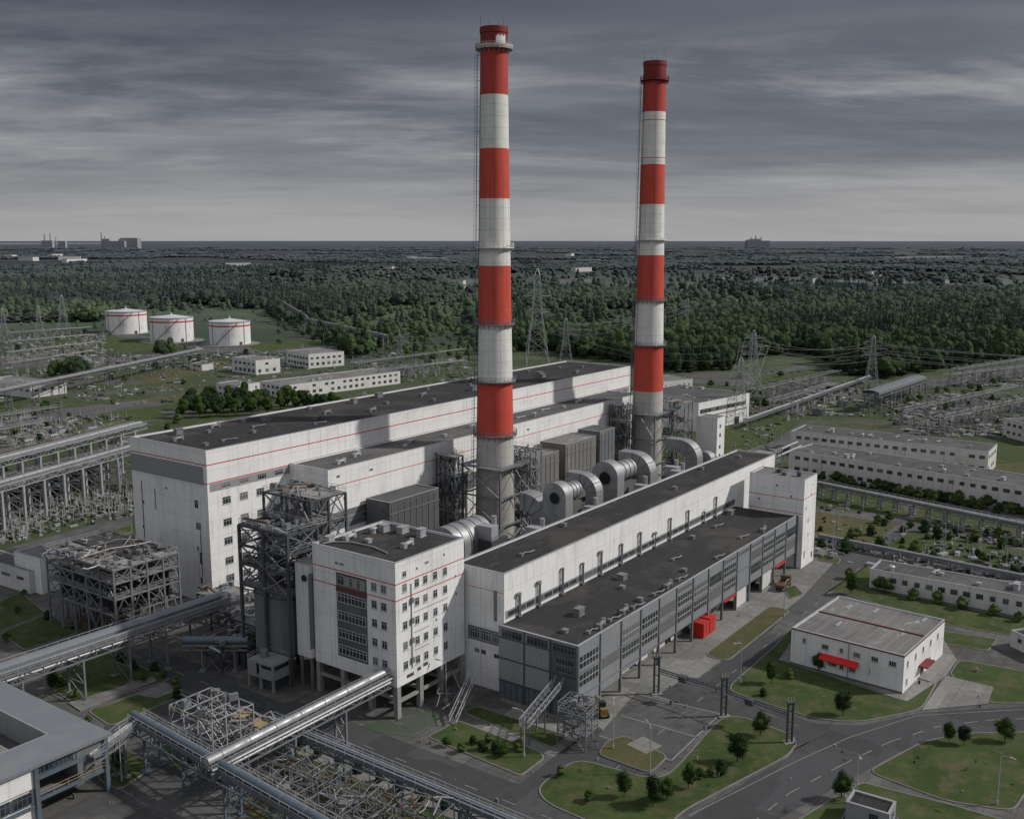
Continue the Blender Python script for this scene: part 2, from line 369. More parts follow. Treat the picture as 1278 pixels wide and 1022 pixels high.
# unseen sky behind the viewer brightened as added fill for the shaded walls
vd = Vector((math.cos(YAW), math.sin(YAW), 0))
dt = W.n('ShaderNodeVectorMath', operation='DOT_PRODUCT'); W.l(dirv, dt.inputs[0]); dt.inputs[1].default_value = -vd
back = W.ramp(dt.outputs['Value'], -.35, .6, 0, 1)
cl = W.mix(back, cl, (.47, .48, .51))
k10 = W.mix(1.0, cl, (10, 10, 10), 'MULTIPLY')
fc = W.mix(.95, sky.outputs[0], k10)
W.l(fc, bg.inputs[0]); bg.inputs[1].default_value = .092
W.l(bg.outputs[0], out.inputs[0])
sd = bpy.data.lights.new('sun', 'SUN'); sd.energy = 3.2; sd.angle = R(2.0); sd.color = (1.0, .955, .89)
so = bpy.data.objects.new('sun', sd); col.objects.link(so); so.location = (0, -100, 300)
sv = Vector((math.cos(SUN_AZ) * math.cos(SUN_EL), math.sin(SUN_AZ) * math.cos(SUN_EL), math.sin(SUN_EL)))
so.rotation_euler = sv.to_track_quat('Z', 'Y').to_euler()

# ------------------------------------------------------------------ ground, roads, lawns
def struct(name, mb, m): o = mb.build(name, m); o['kind'] = 'structure'; return o
S = 90000
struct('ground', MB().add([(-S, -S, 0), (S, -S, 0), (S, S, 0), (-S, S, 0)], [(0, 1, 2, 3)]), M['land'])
LAYER = [0.004]
def smooth_poly(pts, k=0):
    return pts
def flat(name, pts, m, z=None, px=True):
    LAYER[0] += .0007; z = z + LAYER[0]
    P = [G(*p) if px else Vector((p[0], p[1], 0)) for p in pts]
    return struct(name, MB().prism([(p.x, p.y) for p in P], -.02, z), m)
def offset(P, d):
    "inset a polygon by d"
    n = len(P); ar = sum(P[i][0] * P[(i + 1) % n][1] - P[(i + 1) % n][0] * P[i][1] for i in range(n))
    sg = 1 if ar > 0 else -1; Q = []
    for i in range(n):
        a = Vector(P[i - 1][:2]); b = Vector(P[i][:2]); c = Vector(P[(i + 1) % n][:2])
        n1 = Vector((-(b - a).y, (b - a).x)).normalized() * sg; n2 = Vector((-(c - b).y, (c - b).x)).normalized() * sg
        k = n1 + n2; k = k / max(.35, k.dot(n1)) if k.length > .1 else n1
        Q.append((b.x + k.x * d, b.y + k.y * d))
    return Q
def rounded(P, r=1.2):
    Q = []; n = len(P)
    for i in range(n):
        a = Vector(P[i - 1][:2]); b = Vector(P[i][:2]); c = Vector(P[(i + 1) % n][:2])
        ra = min(r, (a - b).length * .4); rc = min(r, (c - b).length * .4)
        p0 = b + (a - b).normalized() * ra; p1 = b + (c - b).normalized() * rc
        for t in (0, .33, .66, 1):
            q = p0 * (1 - t) ** 2 + b * 2 * t * (1 - t) + p1 * t * t; Q.append((q.x, q.y))
    return Q
def lawn(pts, m='grass', kerb=.24, r=1.5, px=True, name='lawn', h=.12):
    P = [G(*p) if px else Vector((p[0], p[1], 0)) for p in pts]
    P = rounded([(p.x, p.y) for p in P], r); LAYER[0] += .0007; h += LAYER[0]
    if kerb: struct('kerb', MB().prism(P, -.02, h), M['kerb']); P = offset(P, kerb)
    struct(name, MB().prism(P, -.02, h + .02 if kerb else h), M[m])
def dashes(name, pts, on=3, off=5, w=.16, z=.075, px=True, solid=False):
    P = [G(*p) if px else Vector((p[0], p[1], 0)) for p in pts]; mb = MB()
    d = 0.0
    for a, b in zip(P, P[1:]):
        L = (b - a).length; t = (b - a).normalized(); nrm = Vector((-t.y, t.x, 0)) * w / 2; s = 0
        while s < L:
            ln = (L - s) if solid else min(on, L - s); p = a + t * s; q = a + t * (s + ln)
            mb.add([(v.x, v.y, z) for v in (p - nrm, q - nrm, q + nrm, p + nrm)], [(0, 1, 2, 3)]); s += ln if solid else on + off
            if solid: break
    return struct(name, mb, M['paint'])

# the yard of the plant
flat('yard', [(60, -20), (330, -20), (330, 235), (60, 235)], M['pavingd'], .004, px=False)
# cross road in front (runs along y) and the road beside the turbine annex (runs along x)
flat('road', [(105.4, -10), (115.0, -10), (115.0, 172), (105.4, 172)], M['asphalt'], .020, px=False)
flat('road', [(115, 68.6), (262, 68.6), (262, 76.2), (115, 76.2)], M['asphalt'], .012, px=False)
flat('pavement', [(125, 76.6), (250, 76.6), (250, 101), (125, 101)], M['paving'], .016, px=False)
flat('pavement', [(115.6, 97), (136, 97), (136, 131), (115.6, 131)], M['pavingd'], .018, px=False)
flat('pavement', [(102.2, 40), (104.9, 40), (104.9, 150), (102.2, 150)], M['paving'], .024, px=False)
flat('road', [(640, 985), (690, 945), (716, 925), (745, 905), (770, 925), (745, 960), (672, 990)], M['asphalt'], .026)
flat('road', [(856, 845), (905, 848), (914, 866), (1018, 903), (1075, 905), (1151, 889), (1300, 880), (1300, 913), (1224, 913), (1177, 920), (1124, 938), (1078, 963), (971, 1022), (930, 1062), (790, 1062), (850, 1018), (985, 945), (996, 930), (992, 918), (925, 893), (898, 890), (820, 868)], M['asphalt'], .030)
flat('pavement', [(740, 1030), (850, 1008), (985, 938), (1052, 905), (1010, 925), (855, 1024), (770, 1062)], M['pavingd'], .034)
flat('parking_lot', [(745, 920), (794, 864), (901, 890), (838, 952)], M['asphalt2'], .038)
flat('road', [(0, 765), (118, 800), (40, 835), (0, 830)], M['pavingd'], .022)
flat('road', [(0, 702), (40, 690), (165, 655), (165, 642), (0, 686)], M['asphalt2'], .022)
flat('road', [(0, 730), (165, 672), (165, 664), (0, 716)], M['asphalt2'], .022)
flat('road', [(130, 905), (240, 862), (300, 905), (260, 935), (215, 905), (135, 935)], M['asphalt'], .028)
flat('yard', [(130, 985), (195, 950), (255, 930), (330, 1062), (-40, 1062), (60, 1020)], M['asphalt2'], .018)
# back roads
for pts in ([(848, 470), (918, 474), (1005, 455), (1012, 460), (930, 482), (848, 478)], [(918, 496), (1085, 486), (1300, 458), (1300, 465), (1095, 494), (918, 506)],
            [(1075, 692), (1100, 694), (1158, 655), (1132, 652)], [(958, 792), (996, 792), (1078, 706), (1120, 690), (1085, 676), (1050, 692)],
            [(0, 520), (200, 496), (270, 483), (272, 490), (200, 506), (0, 534)], [(0, 452), (140, 446), (330, 430), (330, 434), (140, 453), (0, 461)],
            [(100, 530), (235, 507), (300, 500), (300, 507), (240, 516), (110, 541)], [(150, 415), (300, 436), (420, 432), (420, 436), (300, 443), (140, 421)],
            [(925, 575), (1000, 528), (1015, 530), (950, 580)], [(1018, 668), (1300, 722), (1300, 730), (1018, 675)], [(1000, 600), (1300, 648), (1300, 657), (1000, 606)],
            [(0, 600), (160, 560), (165, 552), (0, 590)], [(1170, 780), (1300, 812), (1300, 822), (1170, 792)]):
    flat('road', pts, M['asphalt2'], .014)
for y in (72.3,):
    dashes('road_marking', [(262, y), (118, y)], 2.4, 5, .16, px=False)
dashes('road_marking', [(110.2, 171), (110.2, 20)], 2.4, 4.5, .18, px=False)
dashes('road_marking', [(105.9, 171), (105.9, 20)], w=.14, px=False, solid=True)
dashes('road_marking', [(262, 68.9), (172, 68.9)], w=.14, px=False, solid=True)
dashes('road_marking', [(935, 1030), (985, 990), (1050, 955), (1110, 926), (1170, 907), (1230, 899), (1300, 896)], 2.6, 2.6, .2, .08)
dashes('road_marking', [(860, 1018), (988, 953), (1058, 921), (1144, 893), (1300, 884)], w=.16, z=.08, solid=True)
dashes('road_marking', [(905, 868), (960, 892), (1010, 912)], 1.6, 2.5, .16, .08)
for pts in ([(748, 918), (838, 949)], [(838, 949), (899, 891)], [(797, 867), (899, 891)], [(775, 893), (870, 920)]):
    dashes('parking_line', pts, w=.3, z=.085, solid=True)
for i in range(9):
    a = G(800 + i * 10.5, 872 + i * 2.4); b = a + Vector((-3.2, 1.6, 0))
    dashes('parking_line', [(a.x, a.y), (b.x, b.y)], w=.1, z=.09, solid=True, px=False)
L_ = lawn
L_([(52, 852), (128, 812), (215, 848), (100, 884)]); L_([(108, 887), (206, 853), (226, 860), (229, 868), (138, 907)])
L_([(-20, 760), (26, 738), (58, 766), (-20, 795)]); L_([(0, 790), (62, 765), (98, 790), (30, 812)])
L_([(122, 974), (128, 930), (160, 935), (192, 957), (150, 987)]); L_([(196, 930), (232, 925), (262, 950), (225, 962)])
L_([(578, 890), (594, 881), (702, 916), (708, 921), (690, 934)], r=.8)
L_([(533, 920), (572, 899), (677, 940), (680, 947), (650, 969)], r=.8)
L_([(500, 906), (535, 884), (556, 893), (519, 915)], 'grasst', 0, .2, h=.03, name='court')
L_([(452, 906), (482, 897), (517, 915), (520, 921), (470, 914)], 'grasst', 0, .5, h=.028, name='court')
L_([(669, 983), (719, 946), (813, 972), (836, 966), (899, 896), (925, 893), (991, 918), (994, 930), (985, 943), (850, 1014), (820, 1050), (740, 1028), (680, 1002)], r=3)
L_([(757, 925), (780, 918), (835, 944), (812, 966), (745, 942)], 'grassb', .2, h=.16)
L_([(878, 818), (961, 756), (988, 762), (908, 826)], 'grassb', r=2)
L_([(1017, 690), (1050, 697), (1047, 704), (1020, 700)]); L_([(978, 735), (992, 730), (1004, 742), (985, 748)])
L_([(910, 856), (965, 808), (990, 780), (1160, 790), (1171, 850), (1151, 886), (1071, 902), (1018, 898), (913, 864)], r=3)
L_([(1184, 842), (1197, 823), (1300, 842), (1300, 878), (1233, 878)], r=2)
L_([(1028, 742), (1058, 722), (1085, 704), (1094, 737), (1300, 778), (1300, 800), (1170, 778), (1042, 738)], r=1)
L_([(1171, 787), (1246, 798), (1233, 813), (1171, 802)], r=1)
L_([(1082, 963), (1150, 926), (1200, 915), (1300, 913), (1300, 960), (1266, 1013), (1180, 1000)], r=2)
L_([(1060, 986), (1075, 976), (1190, 1005), (1275, 1030), (1150, 1040)], r=1)
L_([(998, 1022), (1045, 992), (1056, 990), (1060, 1005), (1040, 1050), (960, 1050)], r=1)
L_([(0, 700), (165, 655), (165, 664), (0, 718)], kerb=.2, r=.3)
for pts in ([(880, 545), (950, 520), (985, 533), (925, 552)], [(870, 560), (905, 548), (930, 556), (880, 578)], [(1018, 608), (1120, 625), (1135, 645), (1018, 632)],
            [(1018, 638), (1120, 655), (1078, 684), (1018, 668)], [(1150, 632), (1300, 655), (1300, 672), (1135, 652)], [(1135, 664), (1300, 690), (1300, 716), (1105, 682)],
            [(165, 470), (300, 445), (318, 450), (190, 480)], [(60, 425), (130, 418), (230, 432), (150, 441), (80, 441)], [(100, 520), (180, 508), (215, 520), (130, 533)],
            [(180, 500), (258, 486), (300, 498), (240, 504)], [(300, 430), (370, 424), (420, 425), (330, 440)], [(1235, 580), (1300, 575), (1300, 600), (1240, 596)],
            [(935, 470), (1000, 462), (1010, 466), (950, 480)], [(1060, 500), (1150, 515), (1060, 522), (1015, 516)]):
    L_(pts, rng.choice(['grass', 'grass', 'grassb']), 0, 2, h=.02)
flat('pavement', [(972, 824), (992, 795), (1172, 790), (1194, 824), (1179, 845), (1132, 876), (1118, 872)], M['paving'], .155)
flat('pavement', [(1150, 887), (1180, 844), (1240, 858), (1233, 879)], M['paving'], .15)
flat('pavement', [(782, 930), (803, 920), (826, 932), (806, 942)], M['paving'], .19)
flat('path', [(170, 868), (120, 886), (205, 852), (228, 862), (205, 868), (196, 872)], M['paving'], .15)
flat('path', [(85, 878), (190, 845), (196, 850), (100, 888)], M['paving'], .16)
# ================================================================== buildings
# faces: 'Y' = wall facing -y (towards lower right of the picture), 'X' = wall facing -x (towards lower left)
def onface(face, c, u, z, proud=0.0):
    return (u, c - proud, z) if face == 'Y' else (c - proud, u, z)
def facebox(mb, face, c, u0, u1, z0, z1, d0, d1):
    "box on a wall plane c between depths d0..d1 in front of it"
    if face == 'Y': mb.box(min(u0, u1), max(u0, u1), c - d1, c - d0, z0, z1)
    else: mb.box(c - d1, c - d0, min(u0, u1), max(u0, u1), z0, z1)
def window(parent, face, c, u, z, w, h, nx=2, ny=2, fm='frame', name='window', sill=True, fw=.09):
    f = MB(); u0, u1 = u - w / 2, u + w / 2; z0, z1 = z - h / 2, z + h / 2
    for a, b, p, q in ((u0, u0 + fw, z0, z1), (u1 - fw, u1, z0, z1), (u0 + fw, u1 - fw, z0, z0 + fw), (u0 + fw, u1 - fw, z1 - fw, z1)):
        facebox(f, face, c, a, b, p, q, -.02, .05)
    for i in range(1, nx): x = u0 + w * i / nx; facebox(f, face, c, x - fw * .4, x + fw * .4, z0 + fw, z1 - fw, -.02, .035)
    for j in range(1, ny):
        y = z0 + h * j / ny
        if j == ny - 1 and ny == 2: y = z0 + h * .68
        facebox(f, face, c, u0 + fw, u1 - fw, y - fw * .4, y + fw * .4, -.02, .03)
    if sill: facebox(f, face, c, u0 - .08, u1 + .08, z0 - .1, z0 - .003, -.02, .13)
    o = f.build(name, M[fm], parent)
    g = MB(); facebox(g, face, c, u0 + .02, u1 - .02, z0 + .02, z1 - .02, -.01, .012); g.build('pane', M['glass'], o)
    return o
def part(name, mb, m, parent): return mb.build(name, M[m] if isinstance(m, str) else m, parent)
def stripe(parent, face, c, u0, u1, z, h=.22):
    mb = MB(); facebox(mb, face, c, u0, u1, z - h / 2, z + h / 2, -.01, .02); part('stripe', mb, 'red', parent)
def shell(parent, x0, x1, y0, y1, z0, z1, wm='white', rm='roof', par=.55, pw=.35, base=0.0):
    "walls with a real parapet and a sunken roof deck"
    mb = MB(); mb.box(x0, x1, y0, y1, z0, z1 - par)
    part('wall', mb, wm, parent)
    c = MB()
    zt = z1; zb = z1 - par
    c.box(x0 - .01, x1 + .01, y0 - .01, y0 + pw, zb, zt); c.box(x0 - .01, x1 + .01, y1 - pw, y1 + .01, zb, zt)
    c.box(x0 - .01, x0 + pw, y0 + pw, y1 - pw, zb, zt); c.box(x1 - pw, x1 + .01, y0 + pw, y1 - pw, zb, zt)
    pr = part('parapet', c, wm, parent)
    k = MB(); e = .06
    k.box(x0 - e, x1 + e, y0 - e, y0 + pw + .02, zt, zt + .06); k.box(x0 - e, x1 + e, y1 - pw - .02, y1 + e, zt, zt + .06)
    k.box(x0 - e, x0 + pw + .02, y0 + pw + .02, y1 - pw - .02, zt, zt + .06); k.box(x1 - pw - .02, x1 + e, y0 + pw + .02, y1 - pw - .02, zt, zt + .06)
    part('coping', k, 'steell', pr)
    r = MB(); r.box(x0 + pw, x1 - pw, y0 + pw, y1 - pw, zb, zb + .12); return part('roof', r, rm, parent)
def roof_unit(mb, x, y, z, k, r):
    "one rooftop vent or fan housing, k picks the kind"
    if k == 0:
        a, b, h = r.uniform(1.6, 2.6), r.uniform(1.2, 1.8), r.uniform(.9, 1.5)
        mb.box(x, x + a, y, y + b, z, z + .15); mb.box(x + .1, x + a - .1, y + .1, y + b - .1, z + .15, z + h); mb.box(x - .05, x + a + .05, y - .05, y + b + .05, z + h, z + h + .1)
    elif k == 1:
        mb.tube((x, y, z), (x, y, z + 1.0), .55, .5, 12); mb.tube((x, y, z + 1.0), (x, y, z + 1.25), .8, .5, 12)
    elif k == 2:
        mb.tube((x, y, z + .55), (x + 2.4, y + .5, z + .55), .38, .38, 10); mb.tube((x + 2.4, y + .5, z), (x + 2.4, y + .5, z + 1.1), .45, .4, 10); mb.box(x - .5, x + .3, y - .5, y + .5, z, z + .9)
    elif k == 3:
        mb.box(x, x + .9, y, y + .9, z, z + .6); mb.box(x - .1, x + 1.0, y - .1, y + 1.0, z + .6, z + .7)
    else:
        p = [(x, y, z + .25), (x + 1.6, y + .3, z + .25), (x + 2.2, y - .5, z + .3), (x + 3.8, y - .3, z + .25)]; mb.path(p, .16, 6); mb.box(x - .4, x + .3, y - .3, y + .4, z, z + .55)
NTH = ['first', 'second', 'third', 'fourth', 'fifth', 'sixth', 'seventh', 'eighth', 'ninth', 'tenth', 'eleventh', 'twelfth', 'thirteenth', 'fourteenth', 'fifteenth', 'sixteenth', 'seventeenth', 'eighteenth', 'nineteenth', 'twentieth']
KN = {0: ('roof_ventilation_unit', 'boxy pale ventilation housing', 'roof unit'), 1: ('mushroom_vent', 'round capped vent', 'roof vent'), 2: ('duct_fan', 'roof fan with a short round duct', 'roof fan'),
      3: ('roof_hatch', 'small square roof hatch', 'roof hatch'), 4: ('bent_roof_pipe', 'bent pipe with a small box lying', 'roof pipe')}
def units(spec, z, where, grp, m='steell', seed=1):
    r = random.Random(seed); cnt = {}; tot = {}
    for (x, y, k) in spec: tot[k] = tot.get(k, 0) + 1
    for (x, y, k) in sorted(spec):
        cnt[k] = cnt.get(k, 0) + 1; mb = MB(); roof_unit(mb, 0, 0, 0, k, r)
        nm, lb, ct = KN[k]; o = mb.build(nm, M[m]); o.location = (x, y, z); o.rotation_euler.z = r.uniform(-.06, .06)
        tag(o, ('%s, %s nearest on the %s' % (lb, NTH[cnt[k] - 1], where)) if tot[k] > 1 else 'only %s on the %s' % (lb, where), ct, grp)

# ---- A: tall boiler house
A = thing('boiler_house', 'tallest long white hall with a grey band and two red stripes behind the chimneys', 'factory hall')
AX0, AX1, AY0, AY1, AH = 137.2, 324.5, 180.9, 208.5, 35.0
shell(A, AX0, AX1, AY0, AY1, 0, AH, 'white', 'roof', .5)
b = MB(); facebox(b, 'X', AX0, AY0 + 1.2, AY1, 27.2, 31.2, -.02, .10); part('cladding_band', b, 'greywall', A)
b = MB(); facebox(b, 'Y', AY0, AX0 + .6, AX1 - 1, 25.6, 27.4, -.02, .03); part('cladding_band', b, 'greywall', A)
stripe(A, 'X', AX0, AY0 - .02, AY1, 31.7); stripe(A, 'X', AX0, AY0 - .02, AY1, 27.5); stripe(A, 'Y', AY0, AX0, AX1, 31.7); stripe(A, 'Y', AY0, AX0, AX1, 27.6)
for i, x in enumerate([142.2, 147.0, 151.8, 156.5]):
    for z in (23.0, 18.0, 13.7, 9.1, 5.0): window(A, 'Y', AY0, x, z, 2.3, 1.7, 3, 2)
for i in range(36):
    x = 142.2 + i * 5.1
    if x < AX1 - 3: window(A, 'Y', AY0 - .03, x, 26.5, 2.6, 1.4, 4, 2)
for y, z, w_, h_ in ((185, 22.5, 1.3, 1.9), (184.6, 17.5, 1.8, 1.7), (185.2, 12.3, .7, 1.0), (184.3, 10.2, .9, 2.8), (184.5, 5.0, .7, 1.6), (204.6, 20, .6, .9), (205.3, 14.0, .5, .8), (195.6, 24.6, .7, .6)):
    window(A, 'X', AX0, y, z, w_, h_, 2 if w_ > 1 else 1, 2, sill=False)
for y_, z0_, z1_ in ((184.0, 6, 16.5), (204.9, 9, 25), (199.9, 19, 24)): b = MB(); b.tube((AX0 - .12, y_, z0_), (AX0 - .12, y_, z1_), .07, n=6); part('drainpipe', b, 'steeld', A)
rr = random.Random(5); sp_ = []
for x, y, k in ((141, 197, 2), (146, 203, 0), (147.5, 188, 4), (152, 199, 3), (141.5, 186.5, 3), (156.5, 203.5, 2), (158, 190, 3), (163, 196, 4), (166.5, 204, 3), (170, 200, 0), (175, 187, 4), (180, 192, 2), (187, 196, 2), (190, 205, 3), (197, 189, 2), (204, 202, 0), (209, 194, 3), (216, 204, 0), (221, 187, 3), (226, 196, 2), (237, 203, 3), (243, 190, 0), (252, 198, 3), (258, 204, 2), (266, 193, 3), (272, 201, 0), (281, 190, 0), (284, 193, 0), (290, 202, 3), (297, 187, 2), (305, 199, 3), (311, 193, 3)): sp_.append((x, y, k))
units(sp_, AH - .38, 'tallest hall roof', 'vents and fans on the tall hall roof', 'steel', 3)

# ---- B: bunker bay in front of it
B = thing('bunker_hall', 'long white hall with one thin red stripe standing in front of the tallest hall', 'factory hall')
BX0, BX1, BY0, BY1, BH = 160.8, 308.0, 168.0, 180.85, 28.0
shell(B, BX0, BX1, BY0, BY1, 0, BH, 'white', 'roof2', .45)
stripe(B, 'Y', BY0, BX0, BX1, 23.9, .16)
b = MB(); facebox(b, 'Y', BY0, BX0, BX1 - 6, 13.4, 17.6, -.02, .09); part('cladding_band', b, 'dgrey', B)
b = MB(); facebox(b, 'X', BX0, BY0 - .05, BY1 - .1, 10.0, 24.2, -.02, .09); part('cladding_band', b, 'dgrey', B)
for i in range(28): window(B, 'Y', BY0 - .09, 163.4 + i * 4.9, 15.4, 3.9, 1.3, 5, 2, sill=False)
for x, z in ((164, 26), (175, 25.6), (199, 25.5), (233, 25.7), (241, 25.5), (166, 20.5)): window(B, 'Y', BY0, x, z, 1.1, .6, 2, 1, sill=False)
units([(168, 172, 2), (176, 174.5, 2), (178.5, 176, 1), (192, 172, 3), (197, 175, 2), (209, 173, 3), (224, 176, 2), (232, 171, 2), (244, 174, 4), (250, 172, 1), (260, 176, 4), (268, 173, 3), (279, 175, 2), (291, 172, 3)], BH - .33, 'bunker hall roof', 'vents on the bunker hall roof', 'steell', 8)

# ---- C: turbine hall
C_ = thing('turbine_hall', 'long white hall with a dark flat roof and pipes running up its blank upper wall', 'factory hall')
CX0, CX1, CY0, CY1, CH = 138.9, 264.5, 101.9, 113.0, 22.2
shell(C_, CX0, CX1, CY0, CY1, 0, CH, 'white', 'roof', .4)
b = MB(); facebox(b, 'Y', CY0, CX0 + .4, 238, 13.7, 15.2, -.02, .06); part('cladding_band', b, 'greywall', C_)
for i in range(34): window(C_, 'Y', CY0 - .06, 141.2 + i * 2.9, 14.5, 2.6, 1.0, 4, 1, 'framed', sill=False)
b = MB(); facebox(b, 'X', CX0, CY0, 110, 8.6, 11.2, -.02, .08); part('cladding_band', b, 'dgrey', C_)
for i in range(3): window(C_, 'X', CX0 - .08, 103.4 + i * 2.5, 9.9, 2.3, 1.9, 4, 2, sill=False)
for y, z in ((103.6, 6.6), (106.5, 6.7), (108, 6.7)): window(C_, 'X', CX0, y, z, 1.1, .9, 2, 1, sill=False)
b = MB(); facebox(b, 'X', CX0, 103.5, 104.1, 13.2, 18.8, -.02, .15); part('louvre', b, 'steel', C_)
stripe(C_, 'X', CX0, CY0, 110, 18.6, .1)
for i, (x, hh) in enumerate(((143, 4.2), (149.4, 4.6), (157.2, 5.2), (164.5, 4.3), (171.5, 4.8), (179.8, 4.4), (187.8, 5.0), (194.7, 3.2), (201.8, 5.0), (210.8, 4.8), (219.5, 2.6), (226.0, 4.9))):
    b = MB(); z0 = 13.3
    for dx in ((-.22, .22) if i not in (7, 10) else (0,)): b.tube((x + dx, CY0 - .45, z0 + .1), (x + dx, CY0 - .45, z0 + hh), .13, n=8)
    b.tube((x, CY0 - .45, z0 + hh - .3), (x, CY0 - .45, z0 + hh + .1), .38, .3, 8); b.bar((x - .3, CY0 - .45, z0 + 1.3), (x - .3, CY0 + .02, z0 + 1.3), .12)
    b.bar((x + .3, CY0 - .45, z0 + 3), (x + .3, CY0 + .02, z0 + 3), .1); b.box(x - .5, x + .5, CY0 - .8, CY0 - .1, z0 + .0, z0 + .25)
    if i in (0, 1, 4, 7): b.box(x - .7, x + .3, CY0 - .7, CY0 - .2, z0 + hh - .1, z0 + hh + .25)
    tag(b.build('exhaust_pipe', M['steel']), 'grey exhaust pipe up the turbine hall wall, %s from the near end' % NTH[i], 'pipe', 'exhaust pipes up the turbine hall wall')
units([(150, 106, 4), (171, 110, 3), (213, 106, 3), (236, 110, 3), (255, 108, 3)], CH - .28, 'turbine hall roof', 'fittings on the turbine hall roof', 'steel', 12)

# ---- D: glazed annex in front of the turbine hall
D = thing('glazed_annex', 'long low annex with grey glazed bays on columns below the turbine hall', 'annex building')
DX0, DX1, DY0, DY1, DH = 137.2, 238.2, 85.4, 101.85, 13.4
b = MB(); b.box(DX0 + .3, DX1, DY0 + .3, DY1, 4.4, DH - .4); b.box(DX0 + .3, 142, DY0 + 7, DY1, 0, 4.4); b.box(150, DX1, DY0 + 3.5, DY1, 0, 4.4); part('wall', b, 'white2', D)
b = MB(); b.box(DX0, DX1, DY0, DY0 + .3, DH - .4, DH); b.box(DX0, DX0 + .3, DY0 + .3, DY1, DH - .4, DH); par = part('parapet', b, 'facade', D)
b = MB(); b.box(DX0 - .06, DX1, DY0 - .08, DY0 + .34, DH, DH + .07); b.box(DX0 - .06, DX0 + .34, DY0 + .34, DY1, DH, DH + .07); part('coping', b, 'steell', par)
b = MB(); b.box(DX0 + .3, DX1, DY0 + .3, DY1 - .02, DH - .4, DH - .22); part('roof', b, 'roof', D)
NB = 14; bw = (DX1 - DX0) / NB
for i in range(NB):
    x0 = DX0 + i * bw; x1 = x0 + bw; zb = (2.0, 2.6, 3.4, 3.8)[i] if i < 4 else 4.3
    b = MB(); b.box(x0 + .16, x1 - .16, DY0, DY0 + .25, zb, DH - .4); fp = part('facade_panel', b, 'facade', D)
    b = MB(); b.box(x0 - .16, x0 + .16, DY0 - .22, DY0 + .3, 0 if i else -.0, DH - .05); part('column', b, 'steel', D)
    rows = [(10.2, 1.5), (7.0, 1.5)] if i not in (1, 9) else ([(7.5, 1.3)] if i == 1 else [])
    for (zc, hh) in rows:
        g = MB(); g.box(x0 + .5, x1 - .5, DY0 - .03, DY0 + .05, zc - hh / 2 - .35, zc + hh / 2 + .35); sw = part('window', g, 'framed', D)
        g = MB()
        for k in range(6):
            u0 = x0 + .6 + k * (bw - 1.2) / 6; u1 = u0 + (bw - 1.2) / 6 - .12
            for (za, zb2) in ((zc - hh / 2 - .28, zc - .08), (zc + .02, zc + hh / 2 + .28)): g.box(u0, u1, DY0 - .045, DY0 + .02, za, zb2)
        g.build('pane', M['glass'], sw)
        if i % 3 != 1:
            g = MB(); g.box(x0 + .5, x1 - .5, DY0 - .09, DY0 - .046, zc - .08, zc + .02)
            for k in range(1, 6): u = x0 + .55 + k * (bw - 1.2) / 6; g.box(u - .05, u + .03, DY0 - .08, DY0 - .046, zc - hh / 2 - .3, zc + hh / 2 + .3)
            g.build('mullion', M['frame'], sw)
    if i in (5, 8, 10, 11, 9):
        g = MB()
        for q in range(3): g.box(x0 + .6, x1 - .6, DY0 - .05, DY0 + .02, 12.05 + q * .28, 12.18 + q * .28)
        part('louvre', g, 'steeld', D)
b = MB(); b.box(DX1 - .2, DX1 + .12, DY0 - .22, DY0 + .3, 0, DH - .05); part('column', b, 'steel', D)
b = MB(); b.box(DX0 + .3, DX1, DY0 - .12, DY0 - .02, 8.35, 8.65); b.box(DX0, DX1, DY0 - .12, DY0 - .02, 4.15, 4.4); part('floor_band', b, 'steel', D)
# left end wall
for (y0, y1) in ((DY0 + .3, 90.8), (91.1, 96.2), (96.5, DY1)):
    b = MB(); b.box(DX0, DX0 + .28, y0, y1, 3.4, DH - .4); part('facade_panel', b, 'paneldark' if y0 < 91 else 'greywall', D)
b = MB()
for y in (DY0, 90.8, 96.2): b.box(DX0 - .08, DX0 + .3, y, y + .3, 0, DH)
for z in (3.3, 7.4, 11.2): b.box(DX0 - .06, DX0 + .2, DY0 + .3, DY1, z, z + .25)
part('end_frame', b, 'steeld', D)
b = MB(); b.box(DX0 + .1, DX0 + .3, DY0 + 1, DY1, 0, 3.3); gd = part('gate', b, 'steelb', D)
b = MB()
for k in range(12): b.box(DX0 + .03, DX0 + .1, DY0 + 1.3 + k * 1.25, DY0 + 1.4 + k * 1.25, 0, 3.25)
b.build('gate_rib', M['steeld'], gd)
for y0 in (86.2, 91.6, 97.0): window(D, 'X', DX0 - .01, y0 + 2, 12.2, 4.4, 1.5, 6, 2, 'framed', sill=False)
for z in (10.0, 8.6): window(D, 'X', DX0 - .01, 88.0, z, 3.6, 1.2, 6, 2, 'framed', sill=False)
